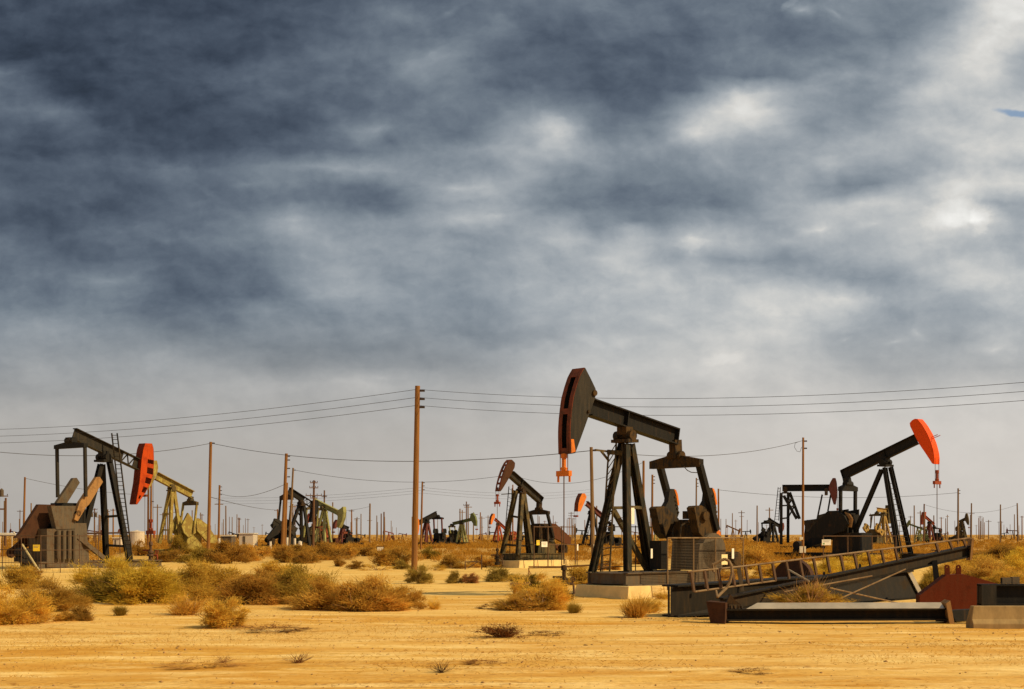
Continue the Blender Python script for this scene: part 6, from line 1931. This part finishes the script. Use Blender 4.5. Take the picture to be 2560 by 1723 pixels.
# rank on rank of tiny poles out to the skyline
zones = [(-10, 60, 'behind the gearbox housing'), (120, 330, 'behind the red-headed pumpjack'), (390, 520, 'behind the yellow-green pumpjack'), (525, 700, 'around the cream shed'),
         (720, 860, 'behind the hammer-headed pumpjack'), (860, 1035, 'between the hammer head and the tall front pole'), (1058, 1230, 'between the tall front pole and the maroon lattice head'),
         (1300, 1470, 'around the front polished rod'), (1480, 1680, 'behind the front pumpjack'), (1800, 1930, 'above the wire guard signs'), (2100, 2260, 'behind the orange-headed tower'),
         (2260, 2400, 'around the far red pumpjack'), (2400, 2565, 'past the boom end')]
tiny = None
rt = random.Random(3)
for zi, (x0, x1, w) in enumerate(zones):
    n = max(5, int((x1 - x0) / 13))
    for i in range(n):
        x = rt.uniform(x0, x1)
        D = 330 + 900 * rt.random() ** 1.3
        hgt_ = rt.uniform(8, 11)
        lean = rt.uniform(-.01, .01)
        arm = rt.random() < .35
        key = arm
        p = W(x, YH, D); p.z = -.2
        if tiny is None: tiny = {}
        if key not in tiny:
            m = MB().tube((0, 0, 0), (0, 0, 10), .2, 6, .15)
            if arm: m.bar((-1.1, 0, 9.3), (1.1, 0, 9.3), .16, .18)
            me = bpy.data.meshes.new('distant_pole'); me.from_pydata(m.v, [], m.f); me.materials.append(WOODG)
            tiny[key] = me
        o = bpy.data.objects.new('distant_pole', tiny[key])
        COL.objects.link(o)
        o.location = p; o.scale = (1, 1, hgt_ / 10); o.rotation_euler = (0, lean, rt.uniform(-.8, .8))
        tag(o, ('tiny crossarm pole on the skyline ' if arm else 'tiny bare pole on the skyline ') + w, 'pole', ('crossarm poles ' if arm else 'bare poles ') + 'on the skyline ' + w)

# ------------------------------------------------------------------ wires
def wire(lab, p0, p1, mid=None, r=0.016, group=None):
    """p0, p1: (x, y, depth); mid: photo point the sagging wire passes through"""
    a, b = W(*p0), W(*p1)
    sag = 0
    if mid:
        lo, hi = 0.0, 1.0
        for _ in range(50):
            t = (lo + hi) / 2
            q = a.lerp(b, t)
            if (proj(q)[0] < mid[0]) == (p1[0] > p0[0]): lo = t
            else: hi = t
        q = a.lerp(b, t)
        z = CAMH - (mid[1] - YH) / F * q.y
        sag = (q.z - z) / max(4 * t * (1 - t), 1e-3)
    n = 28
    pts = [a.lerp(b, i / n) - Vector((0, 0, sag * 4 * (i / n) * (1 - i / n))) for i in range(n + 1)]
    mb = MB()
    for i in range(n): mb.tube(pts[i], pts[i + 1], r, 5, None, False)
    return single('power_line', lab, 'power line', mb, WIREM, gnd(a), group)
Dm = F * CAMH / (1455 - YH)
for i, (yl, ym, yr, nm) in enumerate(((974, 996.5, 953, 'top'), (994, 1017.5, 976, 'middle'), (1014, 1038.6, 999, 'lowest'))):
    wire('%s of the three sagging wires from the tall front pole past the big horse head' % nm, (1048, yl, Dm), (2700, yr - 9, 52), (1700, ym), .0095, 'wires of the tall front pole')
for i, (yl, ym, y0, nm) in enumerate(((974, 1006, 1073, 'top'), (994, 1024, 1090, 'middle'), (1014, 1046, 1107, 'lowest'))):
    wire('%s of the three wires from the tall front pole over the red-headed pumpjack' % nm, (1040, yl, Dm), (-330, y0 + 1, 105), (20, y0), .0115, 'wires of the tall front pole')
D2p = F * CAMH / (1400 - YH)
D9 = F * CAMH / (1433 - YH); D14 = F * CAMH / (1408 - YH)
wire('twisted wire from the pole by the yellow-green pumpjack across behind the red head', (524, 1109, D2p), (-420, 1060, 100), (141, 1139), .022)
wire('twisted wire from the pole by the yellow-green pumpjack to the tower-side pole', (531, 1109, D2p), (1476, 1127, D9), (950, 1153), .022)
wire('twisted wire from the tower-side pole to the pole with white meter boxes', (1482, 1126, D9), (2006, 1102, D14), (1700, 1141), .018)
mb = MB().path([W(x, y, D14) for x, y in ((1998, 1104), (1988, 1108), (1986, 1118), (1992, 1128), (2000, 1130), (2004, 1118))], .016, 5)
tag(mkobj('wire_loop', mb, WIREM, None, W(1995, 1115, D14)), 'slack loop of wire hanging at the top of the pole with meter boxes', 'wire loop')
Dq = 190.0
wire('wire from the second close pole behind the tall front pole to the maroon-headed tower', (735, 1175, F * CAMH / (1380 - YH)), (1282, 1186, Dq), (1022, 1205.5), .024)
wire('wire from the maroon-headed tower to the taller pole behind the front tower', (1282, 1188, Dq), (1608, 1156, F * CAMH / (1388 - YH)), (1408, 1209), .022)
wire('wire from the thin brown pole up to the first close pole', (551, 1234, 237), (712, 1211, 152), (623, 1240), .026)
wire('wire drooping from the wooden pole to the far poles by the two close ones', (523, 1242, D2p), (694, 1275, 300), (620, 1266), .03)
for i, y in enumerate((1219, 1226, 1233)):
    wire('%s of three faint wires before the pole beside the tall front pole' % ('top', 'middle', 'lowest')[i], (1052, y, 224), (540, y + 26, 330), (850, y + 17), .016, 'faint far wires')
    wire('%s of three faint wires beyond the pole beside the tall front pole' % ('top', 'middle', 'lowest')[i], (1058, y, 224), (1480, y + 4, 330), (1250, y + 14), .016, 'faint far wires')
wire('faint wire from the near-counterweight pole to the pole by the olive brown pumpjack', (1798, 1225, 250), (2393, 1232, 250), (2080, 1244), .03)
wire('faint wire from the pole over the red pumpjack to the edge pole', (2312, 1262, 340), (2541, 1263, 388), (2420, 1282), .032)
wire('faint wire from the edge brown pole at the gearbox housing behind the pitmans', (64, 1196, 203), (372, 1238, 215), (200, 1222), .025)
wire('faint wire behind the hammer head to the bare midway pole', (812, 1275, 268), (925, 1266, 341), (868, 1276), .03)
